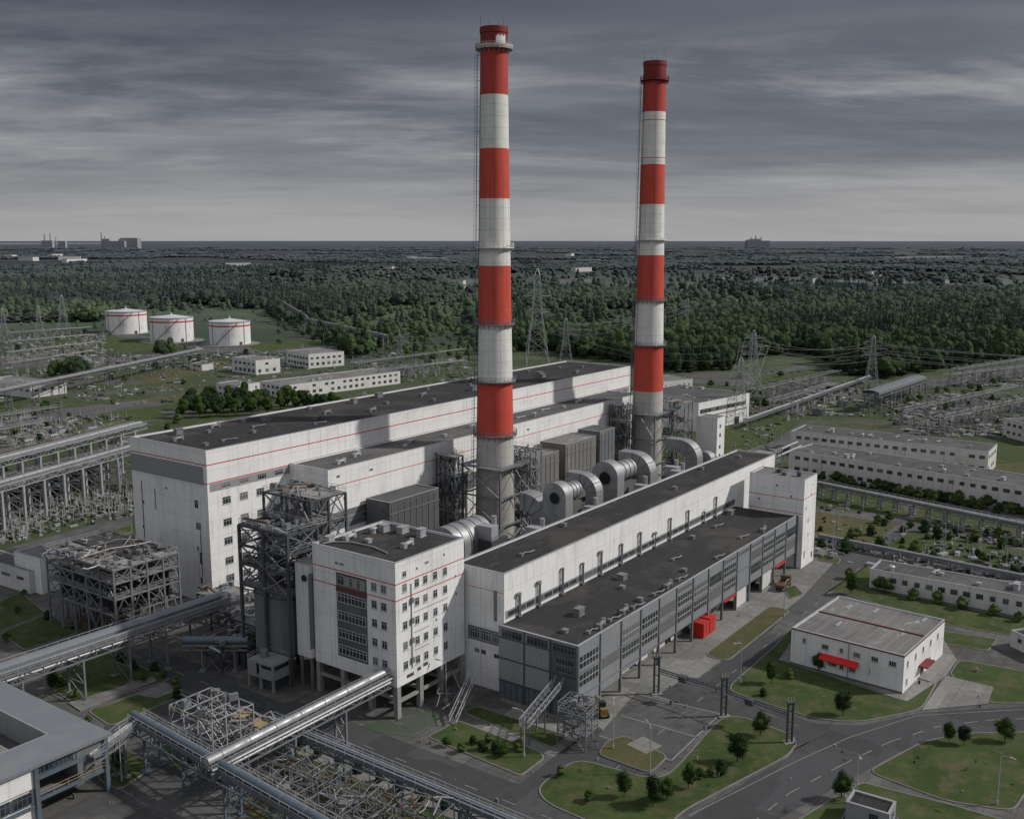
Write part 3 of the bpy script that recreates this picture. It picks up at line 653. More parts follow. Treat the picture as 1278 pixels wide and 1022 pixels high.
# ground floor fronts
for i in range(2, NB):
    x0 = DX0 + i * bw; cx = x0 + bw / 2; yw = DY0 + 3.5
    if i in (2,): continue
    b = MB(); b.box(cx - 1.2, cx + 1.2, yw - .06, yw + .02, 0, 2.9); dr = part('door', b, 'interior' if i % 2 else 'steel', D)
    b = MB(); b.box(cx + .85, cx + 1.0, yw - .14, yw - .06, 1.1, 1.25); b.build('handle', M['steell'], dr)
    if i in (8, 12): b = MB(); b.box(x0 + .5, x0 + bw - .5, DY0 - .5, DY0 + .6, 3.75, 3.95); part('awning', b, 'red', D)
    if i in (9, 11): b = MB(); b.box(x0 + .25, x0 + bw - .3, DY0 + .4, DY0 + .6, 0, 4.3); part('infill_wall', b, 'white2', D)
for k, x in enumerate((183.0, 186.0)):
    t = thing('container_cabinet', ('left' if k == 0 else 'right, slightly taller') + ' one of two bright red metal cabinets under the glazed annex', 'cabinet', (x, DY0 - 1.4, .03), 0, 'red cabinets under the annex')
    h = 3.0 + k * .25; b = MB(); b.box(0, 2.8, 0, 2.6, .1, h); part('body', b, 'reddoor', t)
    b = MB(); b.box(-.05, 2.85, -.05, 2.65, h, h + .1); part('lid', b, 'red', t)
    b = MB()
    for u in (.1, 1.45): b.box(u, u + 1.25, -.05, 0, .25, h - .2)
    d_ = part('door', b, 'red', t); b = MB(); b.bar((1.3, -.1, 1.5), (1.3, -.1, 2.1), .06); b.build('handle', M['steell'], d_)
rs = [(149, 92.5, 0), (171, 96, 0), (166.5, 93.5, 3), (188.5, 94, 4), (205.5, 97.5, 3), (217, 97.5, 4), (229.5, 98.8, 0), (143.5, 87.2, 4), (146.5, 86.9, 2), (150.5, 87.1, 4), (154.8, 87.0, 2), (158.5, 86.9, 4), (162.5, 87.4, 3), (167, 87.1, 4), (172, 87.0, 2), (177.5, 87.2, 4), (183, 88.4, 3), (195, 87.2, 4), (212, 89, 4), (220, 87, 2), (141, 90.3, 3)]
units(rs, DH - .22, 'glazed annex roof', 'clutter on the annex roof', 'steel', 21)

# ---- E: stair tower at the far end
E_ = thing('stair_tower', 'white square end tower with two thin red stripes at the far end of the annex', 'tower')
shell(E_, 238.35, 247.0, 84.0, 98.2, 0, 22.5, 'white', 'roof3', .4)
for z in (17.4, 13.9): stripe(E_, 'X', 238.35, 84, 98.2, z, .14)
stripe(E_, 'Y', 84.0, 238.35, 247, 17.6, .14)
for u, z, w_, h_ in ((240, 15, .5, .6), (243.4, 17.9, .5, .7), (241.9, 11.6, .4, 1.3), (242.3, 7.9, .4, .8), (240.2, 3.2, .6, 1.9), (245.5, 2.0, .8, 1.6), (244, 20.3, .4, .4)): window(E_, 'Y', 84.0, u, z, w_, h_, 1, 1, sill=False)
for u, z in ((91, 20.2), (95.5, 16.2), (87.2, 17.9)): window(E_, 'X', 238.35, u, z, .5, .6, 1, 1, sill=False)
units([(241, 90, 3), (243.5, 92.5, 2), (242.5, 87, 1)], 22.22, 'stair tower roof', 'vents on the stair tower roof', 'steeld', 4)

# ---- F: office block on legs
Fo = thing('office_block', 'white office block with red stripes raised on grey columns at the near corner', 'office building')
FX0, FX1, FY0, FY1, FZ, FH = 120.1, 138.3, 110.4, 130.0, 5.7, 27.5
shell(Fo, FX0, FX1, FY0, FY1, FZ, FH, 'white', 'roof', .45)
for z in (23.75, 20.9): stripe(Fo, 'X', FX0, FY0 - .02, FY1 if z > 22 else FY1, z, .16); stripe(Fo, 'Y', FY0, FX0, FX1, z, .16)
b = MB(); facebox(b, 'X', FX0, 117.0, 124.2, 8.2, 23.4, -.05, .06); cp = part('curtain_panel', b, 'paneldark', Fo)
b = MB(); facebox(b, 'X', FX0, 116.9, 124.3, 20.1, 20.85, .06, .09); part('spandrel', b, m_plain('faded_red_band', (.13, .05, .045), .8), Fo)
for j, z in enumerate((22.1, 19.0, 15.7, 12.5, 9.5)):
    window(Fo, 'X', FX0 - .06, 120.6, z, 6.7, 1.75, 8, 2, 'frame' if j else 'steell', sill=False, fw=.12)
b = MB()
for k in range(3): facebox(b, 'X', FX0 - .1, 117.3 + k * 1.8, 118.5 + k * 1.8, 21.2, 22.8, 0, .06)
part('blind', b, 'conc', Fo)
for z in (22.5, 19.4, 16.1, 12.7, 9.3):
    for y in (115.3, 113.1): window(Fo, 'X', FX0, y, z, 1.25, 1.45, 2, 2)
for y in (124.0, 122.8): window(Fo, 'X', FX0, y, 25.0, .9, .45, 2, 1, sill=False)
b = MB(); facebox(b, 'X', FX0, 112.4, 115.2, 6.6, 7.2, -.02, .05); part('louvre', b, 'steeld', Fo)
for j, z in enumerate((22.7, 19.4, 16.1, 12.5, 9.0)):
    for k, x in enumerate((122.3, 125.4, 127.6, 130.2, 132.9)): window(Fo, 'Y', FY0, x, z, 1.15, 1.45, 2, 2)
window(Fo, 'Y', FY0, 122.3, 25.1, 1.0, 1.0, 2, 2)
for x, z in ((125.5, 25.2), (127.8, 25.6), (128.3, 25.6), (132.7, 25.8), (135.8, 21.0), (136, 17.7), (130.4, 14.6)): window(Fo, 'Y', FY0, x, z, .45, .5, 1, 1, sill=False)
b = MB()
for z in (17.6, 14.0, 10.8): facebox(b, 'Y', FY0, 124.6, 133.8 if z > 17 else 128.5, z, z + .1, -.01, .015)
part('faded_stripe', b, 'rust', Fo)
b = MB(); b.tube((123.9, FY0 - .1, 8), (123.9, FY0 - .1, 23), .07, n=6); part('drainpipe', b, 'steel', Fo)
b = MB()
for z in (9, 12.5, 16, 19.6): b.box(123.6, 124.2, FY0 - .45, FY0 - .02, z, z + .9)
part('wall_cabinet', b, 'steel', Fo)
for x, w_ in ((123.4, 1.8), (125.7, .9), (127.4, 1.2)):
    b = MB(); facebox(b, 'Y', FY0, x - w_ / 2, x + w_ / 2, 6.5 + (x - 123) * .15, 7.1 + (x - 123) * .15, -.02, .04); part('louvre', b, 'steeld', Fo)
for x in (FX0 + .5, 126.4, 132.0, FX1 - .6):
    for y in (FY0 + .5, 116.8, 123.4, FY1 - .5):
        b = MB(); b.box(x - .45, x + .45, y - .45, y + .45, 0, FZ); part('column', b, 'conc', Fo)
b = MB()
for y in (FY0 + .5, 116.8, 123.4, FY1 - .5): b.box(FX0 + .95, FX1 - 1.05, y - .25, y + .25, 2.6, 3.1)
for x in (FX0 + .5, 126.4, 132.0, FX1 - .6): b.box(x - .25, x + .25, FY0 + .95, FY1 - .95, 3.15, 3.6)
part('beam', b, 'conc', Fo)
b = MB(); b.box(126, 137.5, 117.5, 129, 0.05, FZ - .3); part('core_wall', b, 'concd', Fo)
for k in range(5): window(Fo, 'X', 126.0, 119 + k * 2.1, 3.6, 1.5, 1.7, 3, 2, 'framed', sill=False)
units([(131.7, 126.3, 1), (133.0, 124.9, 0), (134.2, 121.4, 0), (134.4, 117.2, 0), (128.2, 115.6, 2), (125.5, 127, 2), (126.5, 122.5, 3), (122.3, 128.0, 0)], FH - .33, 'office block roof', 'vents on the office block roof', 'steell', 31)
b = MB(); b.path([(121.2, 128.5, FH - .1), (123, 127.6, FH - .05), (124.8, 125, FH - .1), (125.0, 120, FH - .1), (123.8, 115.5, FH - .12)], .16, 6)
tag(b.build('roof_hose', M['conc']), 'long pale hose lying curved along the office block roof', 'hose')

# ---- G: small white office with red trim
def rect_frame(N, L, Rr, h):
    "origin, angle, length along L, depth along R for a building whose roof corners are seen at photo pixels"
    n = G(*N, h); l = G(*L, h); r = G(*Rr, h)
    u = (l - n); a = math.atan2(u.y, u.x) - math.pi / 2; v = Vector((math.cos(a), math.sin(a), 0))
    return (n.x, n.y, 0), a, u.length, (r - n).dot(v)
def block(name, label, N, L, Rr, h, wm='white2', rm='roof2', grp=None, rows=((1.6, 1.2),), step=3.2, ww=1.8, side=True, seed=1, skip=.0, vents=6, cat='building', depth=None, ny=1, lines=True):
    loc, a, ln, dp = rect_frame(N, L, Rr, h)
    if depth: dp = depth
    t = thing(name, label, cat, loc, a, grp); shell(t, 0, dp, 0, ln, 0, h, wm, rm, .35, .3); r = random.Random(seed)
    n = int(ln // step)
    for (zc, hh) in rows:
        for k in range(n):
            if r.random() < skip: continue
            y = step * .6 + k * (ln - step * .6) / n; window(t, 'X', 0, y, zc, ww * r.choice((1, 1, .8)), hh, 3, ny, 'framed', sill=False)
    if side:
        n = int(dp // step)
        for (zc, hh) in rows:
            for k in range(n):
                if r.random() < skip + .1: continue
                window(t, 'Y', 0, step * .6 + k * (dp - step * .4) / max(n, 1), zc, ww * .8, hh, 2, ny, 'framed', sill=False)
    if vents:
        for k in range(vents):
            mb = MB(); x = r.uniform(1, dp - 3); y = r.uniform(1, ln - 3); roof_unit(mb, x, y, h - .25, r.choice((0, 3, 3, 4, 1)), r); part('roof_vent', mb, 'steell', t)
    return t, dp, ln
Gb, gd_, gl_ = block('site_office', 'small white two storey office with a red canopy and a red trimmed grey roof', (1129, 818.5), (988, 783), (1170, 771), 7.3, 'white', 'roof3', rows=(), side=False, vents=0, cat='office building')
for u, z in ((18.6, 5.4), (14.5, 5.2), (11.4, 5.3), (8.5, 5.2), (5.2, 5.3), (2, 5.3)): window(Gb, 'X', 0, u, z, 1.3 if u not in (18.6, 11.4) else .7, 1.0, 3, 1)
for u, z, w_ in ((13.4, 2.4, .9), (12.6, 2.4, .9), (11.2, 2.2, .8), (9.2, 2.2, 1.3), (6, 3.0, .3)): window(Gb, 'X', 0, u, z, w_, 1.0, 2, 1)
b = MB(); b.add([(0, 8.0, 3.9), (0, 15.2, 3.9), (-1.3, 15.2, 3.2), (-1.3, 8.0, 3.2), (0, 8.0, 3.7), (0, 15.2, 3.7), (-1.3, 15.2, 3.0), (-1.3, 8.0, 3.0)], [(0, 1, 2, 3), (7, 6, 5, 4), (3, 2, 6, 7), (0, 3, 7, 4), (1, 5, 6, 2)]); part('canopy', b, 'reddoor', Gb)
b = MB(); b.box(-.1, 0, 0, gl_, 7.08, 7.3); b.box(-.1, gd_, -.1, 0, 7.08, 7.3); b.box(0, gd_, gl_, gl_ + .08, 7.08, 7.34); part('roof_trim', b, 'maroon', Gb)
b = MB(); b.box(gd_ * .52, gd_ * .52 + .16, .4, gl_ - .4, 7.02, 7.3); part('ridge_strip', b, 'maroon', Gb)
for k in range(5): window(Gb, 'Y', 0, 2 + k * gd_ / 5.4, 5.2, .8, 1.2, 2, 1)
for k in (0, 3): window(Gb, 'Y', 0, 2 + k * gd_ / 5.4, 1.8, .8, 1.2, 2, 1)
b = MB(); b.box(gd_ * .42, gd_ * .5, -.05, .02, 0, 2.2); part('door', b, 'steeld', Gb); b = MB(); b.box(gd_ * .36, gd_ * .56, -1.6, 0, 2.5, 2.75); part('door_canopy', b, 'maroon', Gb)
b = MB(); b.box(gd_ * .36, gd_ * .56, -2.2, -.02, 0, .4); b.box(gd_ * .38, gd_ * .54, -2.7, -2.2, 0, .2); part('step', b, 'conc', Gb)
for k, (x, y) in enumerate(((gd_ * .75, 17), (gd_ * .8, 12), (gd_ * .3, 15), (gd_ * .85, 3))):
    b = MB(); b.box(x, x + 2.6, y, y + .5, 7.02, 7.2); part('roof_light', b, 'steell', Gb)
b = MB(); b.tube((-.1, 10, 0), (-.1, 10, 7), .05, n=6); b.box(-.06, -.01, 0, gl_, .0, .5); part('plinth', b, 'concd', Gb)

# ---- other blocks around the site
block('workshop_annex', 'long low grey roofed building behind the small red canopied office', (1300, 748), (1086, 709.5), (1322, 736), 4.6, 'white2', 'roof2', rows=((2.7, 1.2),), step=2.6, ww=1.5, depth=8.5, seed=5, ny=2)
for k_, (lab, N, L, Rr, sd_) in enumerate((('far one of two long parallel two storey buildings right of the plant', (1234, 564), (987, 538), (1253, 553), 6), ('near one of two long parallel two storey buildings, with shrubs along its foot', (1310, 612), (985, 562), (1330, 596), 9))):
    block('long_workshop', lab, N, L, Rr, 8.3, 'white2', 'roof2', rows=((6.2, 1.2), (2.4, 1.3)), step=3.3, ww=1.9, seed=sd_, skip=.06, vents=14, depth=17, grp='long workshop buildings')
block('distant_office', 'white two storey block cut off at the right edge beside the switchyard', (1300, 533), (1253, 522), (1330, 520), 7.5, rows=((5.4, 1.2), (2.2, 1.2)), depth=14, seed=3)
block('machine_workshop', 'long white two storey workshop with a broad grey roof left of the near chimney', (355, 481), (324, 476), (482, 461), 7, 'white2', 'roof3', rows=((5.2, 1.3), (2.1, 1.6)), step=4, ww=2.6, seed=11, skip=.08, vents=8)
block('storage_office', 'small white two storey building below the right storage tank', (319, 450), (289, 446), (350, 447), 8.8, 'white2', 'roof3', rows=((6.3, 1.4), (2.3, 2.0)), step=4.5, ww=2.6, seed=12, vents=5)
block('canteen_building', 'white two storey building right of the small one below the tanks', (385, 442), (357, 437.5), (420, 437), 9.2, 'white2', 'roof3', rows=((6.3, 1.4), (2.6, 1.8)), step=4, ww=2.6, seed=13, vents=5)
block('worn_block', 'small stained white three storey block with rust marks behind the grove', (298, 481), (270, 478), (315, 476), 10.3, 'white2', 'roof3', rows=((8.2, 1.3), (5.2, 1.3), (2.2, 1.3)), step=3, ww=1.8, seed=14, vents=4, skip=.1)
block('depot_building', 'white flat roofed depot at the left edge behind the elevated pipes', (38, 482), (-30, 474), (90, 477), 6.3, 'white2', 'roof3', rows=((3.8, 1.2),), step=5, ww=2.6, seed=15, vents=5)
Ad, d1_, d2_ = block('administration_building', 'white building with a ribbon window band right of the far chimney', (872, 503), (780, 491), (911, 491), 12.5, 'white', 'roof2', rows=(), side=False, vents=7, seed=16, depth=40)
for k in range(12): window(Ad, 'Y', 0, 2.5 + k * 3.0, 8.6, 2.8, 1.8, 4, 2, 'framed', sill=False)
b = MB(); facebox(b, 'Y', 0, .8, 38, 5.9, 6.3, -.02, .08); part('faded_stripe', b, 'rust', Ad)
for k in range(11):
    if k not in (3, 8): window(Ad, 'Y', 0, 3 + k * 3.2, 4.0, 1.0, 1.0, 2, 1, sill=False)
b = MB()
for u in (2, 13, 28): b.box(u, u + 4, -.05, .02, 0, 3.0)
part('door', b, 'interior', Ad)
block('kiosk_building', 'tiny pale block with small windows behind the far chimney', (828, 476), (800, 471), (846, 469.5), 6, 'white2', 'roof3', rows=((3.2, 1),), step=3, ww=1.2, vents=0, seed=17)
t_ = thing('lift_shaft', 'narrow white shaft tower beside the lattice of the far chimney', 'tower', (309.5, 139.5, 0))
shell(t_, 0, 6, 0, 7.5, 0, 22, 'white', 'roof3', .3)
for z in (19, 16, 12, 9, 6): window(t_, 'Y', 0, 2.5, z, 1.1, 1.2, 2, 1, 'framed', sill=False)
wa, w1_, w2_ = block('pump_house', 'white windowless block with a pale roof left of the burnt-looking steel frame', (50, 697), (17, 688), (70, 684), 8.6, 'white', 'roof3', rows=((4, 1.2),), step=6, ww=.8, vents=1, seed=18, side=False)
block('guard_annex', 'low white annex with slit windows at the left edge beside the pump house', (36, 713), (-45, 690), (50, 700), 5.4, 'white2', 'roof2', rows=((3.2, .7),), step=6, ww=3.4, vents=0, seed=19, side=False)
gh = block('gatehouse', 'small grey roofed gatehouse on the lawn at the bottom right', (1110, 1016), (1056, 1000), (1118, 1000), 3.0, 'greywall', 'roof', rows=((1.9, 1.0),), step=3.4, ww=1.6, vents=0, seed=20)
block('substation_kiosk', 'small grey hut cut by the right edge beyond the concrete pad', (1305, 806), (1262, 786), (1325, 790), 3.4, 'white2', 'roof', rows=((2.0, .9),), step=2.6, ww=1, vents=0, seed=22, depth=5)
block('tool_shed', 'tiny pale shed among the bushes below the left tank', (252, 455), (238, 453), (262, 453), 4, 'white2', 'roof2', rows=((2.6, 1.2),), step=6, ww=3, vents=0, seed=23)
# ================================================================== chimneys
def zring(mb, r, z, w, h, n=40):
    for i in range(n):
        a0 = 2 * math.pi * i / n; a1 = 2 * math.pi * (i + 1) / n
        p = [(rr * math.cos(a), rr * math.sin(a), zz) for a in (a0, a1) for rr in (r, r + w) for zz in (z, z + h)]
        mb.add(p, [(0, 1, 3, 2), (4, 6, 7, 5), (1, 5, 7, 3), (0, 2, 6, 4), (2, 3, 7, 6), (0, 4, 5, 1)])
def gallery(t, r, z, w=1.3, mat='steel', heavy=False, name='gallery'):
    g = MB(); zring(g, r - .05, z, w, .22)
    for i in range(20):
        a = 2 * math.pi * i / 20; c, s = math.cos(a), math.sin(a); g.bar((c * (r - .05), s * (r - .05), z - 1.1), (c * (r + w), s * (r + w), z), .12)
    o = part(name, g, mat, t); q = MB()
    for i in range(28):
        a = 2 * math.pi * i / 28; c, s = math.cos(a) * (r + w - .06), math.sin(a) * (r + w - .06); q.bar((c, s, z + .2), (c, s, z + 1.35), .07)
    for zz in (.7, 1.3): zring(q, r + w - .1, z + zz, .08, .08, 28)
    part('railing', q, mat, o)
    if heavy:
        q = MB(); zring(q, r + w, z + .35, .04, .6, 28); part('toe_board', q, heavy, o)
    return o
def chimney(name, label, loc, H, r0, r1, bands, galleries, conc_top, ladder_a, thin=()):
    t = thing(name, label, 'chimney', loc, 0, 'tall striped chimneys')
    rad = lambda z: r1 + (r0 - r1) * (1 - z / H) ** 1.25
    s = MB(); mats = ['s_concd', 's_conc', 's_red', 's_white', 's_dred', 's_red2']
    zs = [(0, conc_top[0], 0), (conc_top[0], conc_top[1], 1)] + bands
    n = 56
    for (a, b, mi) in zs:
        s.m = mi; k = max(1, int((b - a) / 4)); vs = []
        for j in range(k + 1):
            z = a + (b - a) * j / k; rr = rad(z)
            vs += [(rr * math.cos(2 * math.pi * i / n), rr * math.sin(2 * math.pi * i / n), z) for i in range(n)]
        s.add(vs, [(j * n + i, j * n + (i + 1) % n, (j + 1) * n + (i + 1) % n, (j + 1) * n + i) for j in range(k) for i in range(n)], True)
    s.build('shaft', [M[m] for m in mats], t)
    c = MB(); zring(c, rad(H) - .35, H - 1.2, .5, 1.35, n); part('rim', c, 's_dred', t)
    f = MB(); f.tube((0, 0, H - 2.5), (0, 0, H - 2.0), rad(H) - .4, n=24); part('flue_shade_disc', f, 'interior', t)
    for (z, m, hv) in galleries: gallery(t, rad(z), z, 1.25 if hv else .95, m, hv)
    for (z, m) in thin: c = MB(); zring(c, rad(z) - .02, z, .06, .22, n); part('band_ring', c, m, t)
    q = MB(); ca, sa = math.cos(ladder_a), math.sin(ladder_a)
    def pt(z, d, side): rr = rad(z) + d; return Vector((ca * rr - sa * side, sa * rr + ca * side, z))
    z = conc_top[0] - 18 if conc_top[0] > 18 else 1
    while z < H - 6:
        z2 = min(z + 6, H - 6)
        for sd_ in (-.35, .35): q.bar(pt(z, .75, sd_), pt(z2, .75, sd_), .09)
        q.bar(pt(z, 0, 0), pt(z, .8, 0), .1)
        k = z
        while k < z2: q.bar(pt(k, .75, -.35), pt(k, .75, .35), .05); q.bar(pt(k, .75, -.35), pt(k, 1.35, 0), .04); q.bar(pt(k, .75, .35), pt(k, 1.35, 0), .04); k += .9
        q.bar(pt(z, 1.35, 0), pt(z2, 1.35, 0), .05); z = z2
    part('ladder', q, 'steel', t)
    q = MB(); q.tube(pt(conc_top[0], .12, 3), pt(H - 8, .12, 2.2), .09, n=6); part('conduit', q, 'steeld', t)
    for k in range(6):
        a = k * 1.05 + .3; q = MB(); rr = rad(H); q.bar((rr * math.cos(a), rr * math.sin(a), H), (rr * math.cos(a), rr * math.sin(a), H + (1.6 if k % 2 else 2.8)), .07); part('lightning_rod', q, 'steeld', t)
    return t, rad
LAZ = YAW + math.pi / 2 + .12
c1 = Vector((209.6, 156.6, 0)); c2 = Vector((297.2, 159.0, 0))
T1, rad1 = chimney('red_white_chimney', 'nearer, taller looking red and white chimney with a pale gallery below its top', c1, 131, 5.35, 3.35,
    [(29.8, 44.4, 2), (44.4, 59, 3), (59, 73.7, 2), (73.7, 90, 3), (90, 102.4, 2), (102.4, 115.2, 3), (115.2, 127, 5), (127, 131, 4)],
    [(126.0, 's_conc', 's_conc'), (78, 's_white', False), (58.8, 'steel', False), (44.2, 'steel', False), (30.2, 'steel', False)], (22.6, 29.8), LAZ, [(90, 's_white')])
q = MB()
for i in range(9):
    a0 = YAW + math.pi + .15 + i * .09; rr = rad1(129) + .03
    q.add([(rr * math.cos(a), rr * math.sin(a), z) for a, z in ((a0, 127.1), (a0 + .09, 127.1), (a0 + .09, 128.8 + (i % 3) * .15), (a0, 128.8 + (i % 3) * .2))], [(0, 1, 2, 3)])
part('worn_patch', q, 's_white', T1)
T2, rad2 = chimney('red_white_chimney', 'farther red and white chimney on the right with a dark red top', c2, 135, 5.5, 3.55,
    [(31.2, 46.4, 2), (46.4, 60.9, 3), (60.9, 75.3, 2), (75.3, 91.3, 3), (91.3, 103.7, 2), (103.7, 119.8, 3), (119.8, 129, 5), (129, 135, 4)],
    [(129.3, 's_dred', False), (80, 's_white', False), (60.7, 'steel', False), (46.2, 'steel', False)], (24.3, 31.2), LAZ, [(117.2, 's_red'), (104.9, 's_white'), (105.6, 's_red')])

# ================================================================== lattice work
def zigpipe(mb, a, b, r, rr, n=4, j=1.2):
    p = [Vector(a)]
    for k in range(1, n): c = Vector(a).lerp(Vector(b), k / n); p.append(c + Vector((rr.uniform(-j, j), rr.uniform(-j, j), rr.uniform(-j, j))))
    p.append(Vector(b)); mb.path(p, r, 6)
def railing(mb, x0, x1, y0, y1, z, h=1.05, st=1.8, w=.06):
    for (a, b) in (((x0, y0), (x1, y0)), ((x1, y0), (x1, y1)), ((x1, y1), (x0, y1)), ((x0, y1), (x0, y0))):
        A_ = Vector((*a, z)); B_ = Vector((*b, z)); L = (B_ - A_).length; n = max(1, int(L / st))
        for zz in (h * .55, h): mb.bar(A_ + Vector((0, 0, zz)), B_ + Vector((0, 0, zz)), w)
        for k in range(n): p = A_.lerp(B_, k / n); mb.bar(p, p + Vector((0, 0, h)), w)
def lattice(t, xs, ys, zs, w=.35, m='steel', seed=1, decks=(), prob=.8, pipes=0, inner=True, rail=True, mb_m='steel', extra=0, pr=.12, skip0=False):
    rr = random.Random(seed)
    for i, x in enumerate(xs):
        for j, y in enumerate(ys):
            if not inner and 0 < i < len(xs) - 1 and 0 < j < len(ys) - 1: continue
            b = MB(); b.box(x - w / 2, x + w / 2, y - w / 2, y + w / 2, 0, zs[-1]); part('column', b, m, t)
    for k, z in enumerate(zs[1:], 1):
        b = MB()
        for y in ys: b.bar((xs[0], y, z), (xs[-1], y, z), w * .8)
        for x in xs: b.bar((x, ys[0], z), (x, ys[-1], z), w * .8)
        part('beam', b, m, t)
    b = MB()
    def br(p, q, r_, s_):
        c = rr.random()
        if c > prob: return
        ww = w * .45
        if c < prob * .55: b.bar(p, q, ww); b.bar(r_, s_, ww)
        elif c < prob * .75: b.bar(p, q, ww)
        else: mid = (Vector(q) + Vector(s_)) / 2; b.bar(p, mid, ww); b.bar(r_, mid, ww)
    for za, zb in list(zip(zs, zs[1:]))[1 if skip0 else 0:]:
        for x0, x1 in zip(xs, xs[1:]):
            for y in ((ys[0], ys[-1]) if not inner else ys): br((x0, y, za), (x1, y, zb), (x1, y, za), (x0, y, zb))
        for y0, y1 in zip(ys, ys[1:]):
            for x in ((xs[0], xs[-1]) if not inner else xs): br((x, y0, za), (x, y1, zb), (x, y1, za), (x, y0, zb))
    part('bracing', b, mb_m, t)
    for di in decks:
        z = zs[di]; b = MB()
        nx = max(2, int((xs[-1] - xs[0]) / 1.5)); 
        for k in range(nx):
            u0 = xs[0] + (xs[-1] - xs[0]) * k / nx; u1 = u0 + (xs[-1] - xs[0]) / nx - .12
            if rr.random() < .82:
                c0, c1_ = ys[0], ys[-1]
                if rr.random() < .4: c1_ = ys[0] + (ys[-1] - ys[0]) * rr.uniform(.4, .9)
                b.box(u0, u1, c0, c1_, z + w * .4, z + w * .4 + .1)
        dk = part('deck', b, rr.choice(['steel', 'steeld', 'conc']), t)
        if rail: b = MB(); railing(b, xs[0], xs[-1], ys[0], ys[-1], z + .2); b.build('railing', M['steell'], dk)
    for k in range(pipes):
        b = MB(); z = rr.choice(zs[1:]) + rr.uniform(-1.5, .8); 
        if rr.random() < .5: A_ = (xs[0], rr.uniform(ys[0], ys[-1]), z); B_ = (xs[-1], rr.uniform(ys[0], ys[-1]), z)
        else: A_ = (rr.uniform(xs[0], xs[-1]), ys[0], z); B_ = (rr.uniform(xs[0], xs[-1]), ys[-1], z + rr.uniform(-1, 1))
        zigpipe(b, A_, B_, rr.choice((1, 1, 1.6, 2.4)) * pr, rr, rr.choice((2, 3, 5)), 1.0)
        part('pipe', b, rr.choice(['steell', 'steel', 'steel', 'rust', 'conc']), t)
    if extra:
        for k in range(min(100, extra)):
            p = Vector((rr.uniform(xs[0], xs[-1]), rr.uniform(ys[0], ys[-1]), rr.choice(zs[1:]) + .2)); s = rr.uniform(.3, 1.3)
            b = MB(); b.cbox(p, (s, rr.uniform(.3, 1.5), rr.uniform(.3, 1.2)), rr.uniform(0, 3)); part('equipment_box', b, 'steel', t)

# chimney support towers
for k, (c, lab) in enumerate(((c1, 'steel lattice tower braced around the foot of the near chimney'), (c2, 'steel lattice tower braced around the foot of the far chimney'))):
    t = thing('chimney_lattice', lab, 'lattice tower', c, 0, 'lattice towers at the chimney feet')
    e = 6.1; ht = 22.4 if k == 0 else 24
    lattice(t, [-e, e], [-e, e], [0, ht * .33, ht * .66, ht], .42, 'steel', 40 + k, prob=1.0, inner=False, mb_m='steell')
    b = MB()
    for (x0, x1, y0, y1) in ((-e - 1, e + 1, -e - 1, -rad1(22) + .1), (-e - 1, e + 1, rad1(22) - .1, e + 1), (-e - 1, -rad1(22) + .1, -rad1(22) + .1, rad1(22) - .1), (rad1(22) - .1, e + 1, -rad1(22) + .1, rad1(22) - .1)): b.box(x0, x1, y0, y1, ht, ht + .15)
    dk = part('deck', b, 'steel', t); b = MB(); railing(b, -e - 1, e + 1, -e - 1, e + 1, ht + .15); b.build('railing', M['steell'], dk)
for k, (x0, x1, y0, y1, h, lab) in enumerate(((197.5, 201.0, 160.5, 166.5, 25.5, 'dark lattice stair frame left of the near chimney'), (214.2, 219.2, 148.5, 159, 25.5, 'tangled lattice frame right of the near chimney'),
        (285.5, 289, 160, 166.6, 27, 'dark lattice stair frame left of the far chimney'), (302.5, 308.3, 148, 159, 27, 'tangled lattice frame right of the far chimney'))):
    t = thing('scaffold_tower', lab, 'steel frame', (x0, y0, 0), 0, 'lattice frames beside the chimneys')
    lattice(t, [0, (x1 - x0) / 2, x1 - x0], [0, (y1 - y0) / 2, y1 - y0], [0, h * .2, h * .4, h * .6, h * .8, h], .26, 'steeld' if k % 2 == 0 else 'steel', 50 + k, decks=(2, 4, 5), prob=1, pipes=14, mb_m='steel' if k % 2 == 0 else 'steell', extra=10)

# ================================================================== ducts behind the turbine hall
def ubend(t, w, d, h, th, m='duct', hole=True):
    "flat arch of square duct, standing across x, open in the middle; th = duct thickness"
    n = 14; ro = w / 2; ri = ro - th; cz = h - ro; b = MB()
    prof = [(-ro, 0)] + [(-ro * math.cos(math.pi * i / n), cz + ro * math.sin(math.pi * i / n)) for i in range(n + 1)] + [(ro, 0)]
    inn = [(-ri, 0)] + [(-ri * math.cos(math.pi * i / n), cz + ri * math.sin(math.pi * i / n)) for i in range(n + 1)] + [(ri, 0)]
    k = len(prof); vs = [(x, 0, z) for x, z in prof] + [(x, 0, z) for x, z in inn] + [(x, d, z) for x, z in prof] + [(x, d, z) for x, z in inn]; fs = []
    for i in range(k - 1):
        fs += [(i, k + i, k + i + 1, i + 1), (2 * k + i, 2 * k + i + 1, 3 * k + i + 1, 3 * k + i), (i, i + 1, 2 * k + i + 1, 2 * k + i), (k + i, 3 * k + i, 3 * k + i + 1, k + i + 1)]
    b.add(vs, fs); part('duct_arch', b, m, t)
    b = MB()
    for i in range(1, k - 1, 3):
        x, z = prof[i]; x2, z2 = prof[i]; s = 1.02
        b.bar((x * s, -.04, cz + (z - cz) * s if z > cz else z), (x * s, d + .04, cz + (z - cz) * s if z > cz else z), .13)
    part('flange', b, 'steel', t)
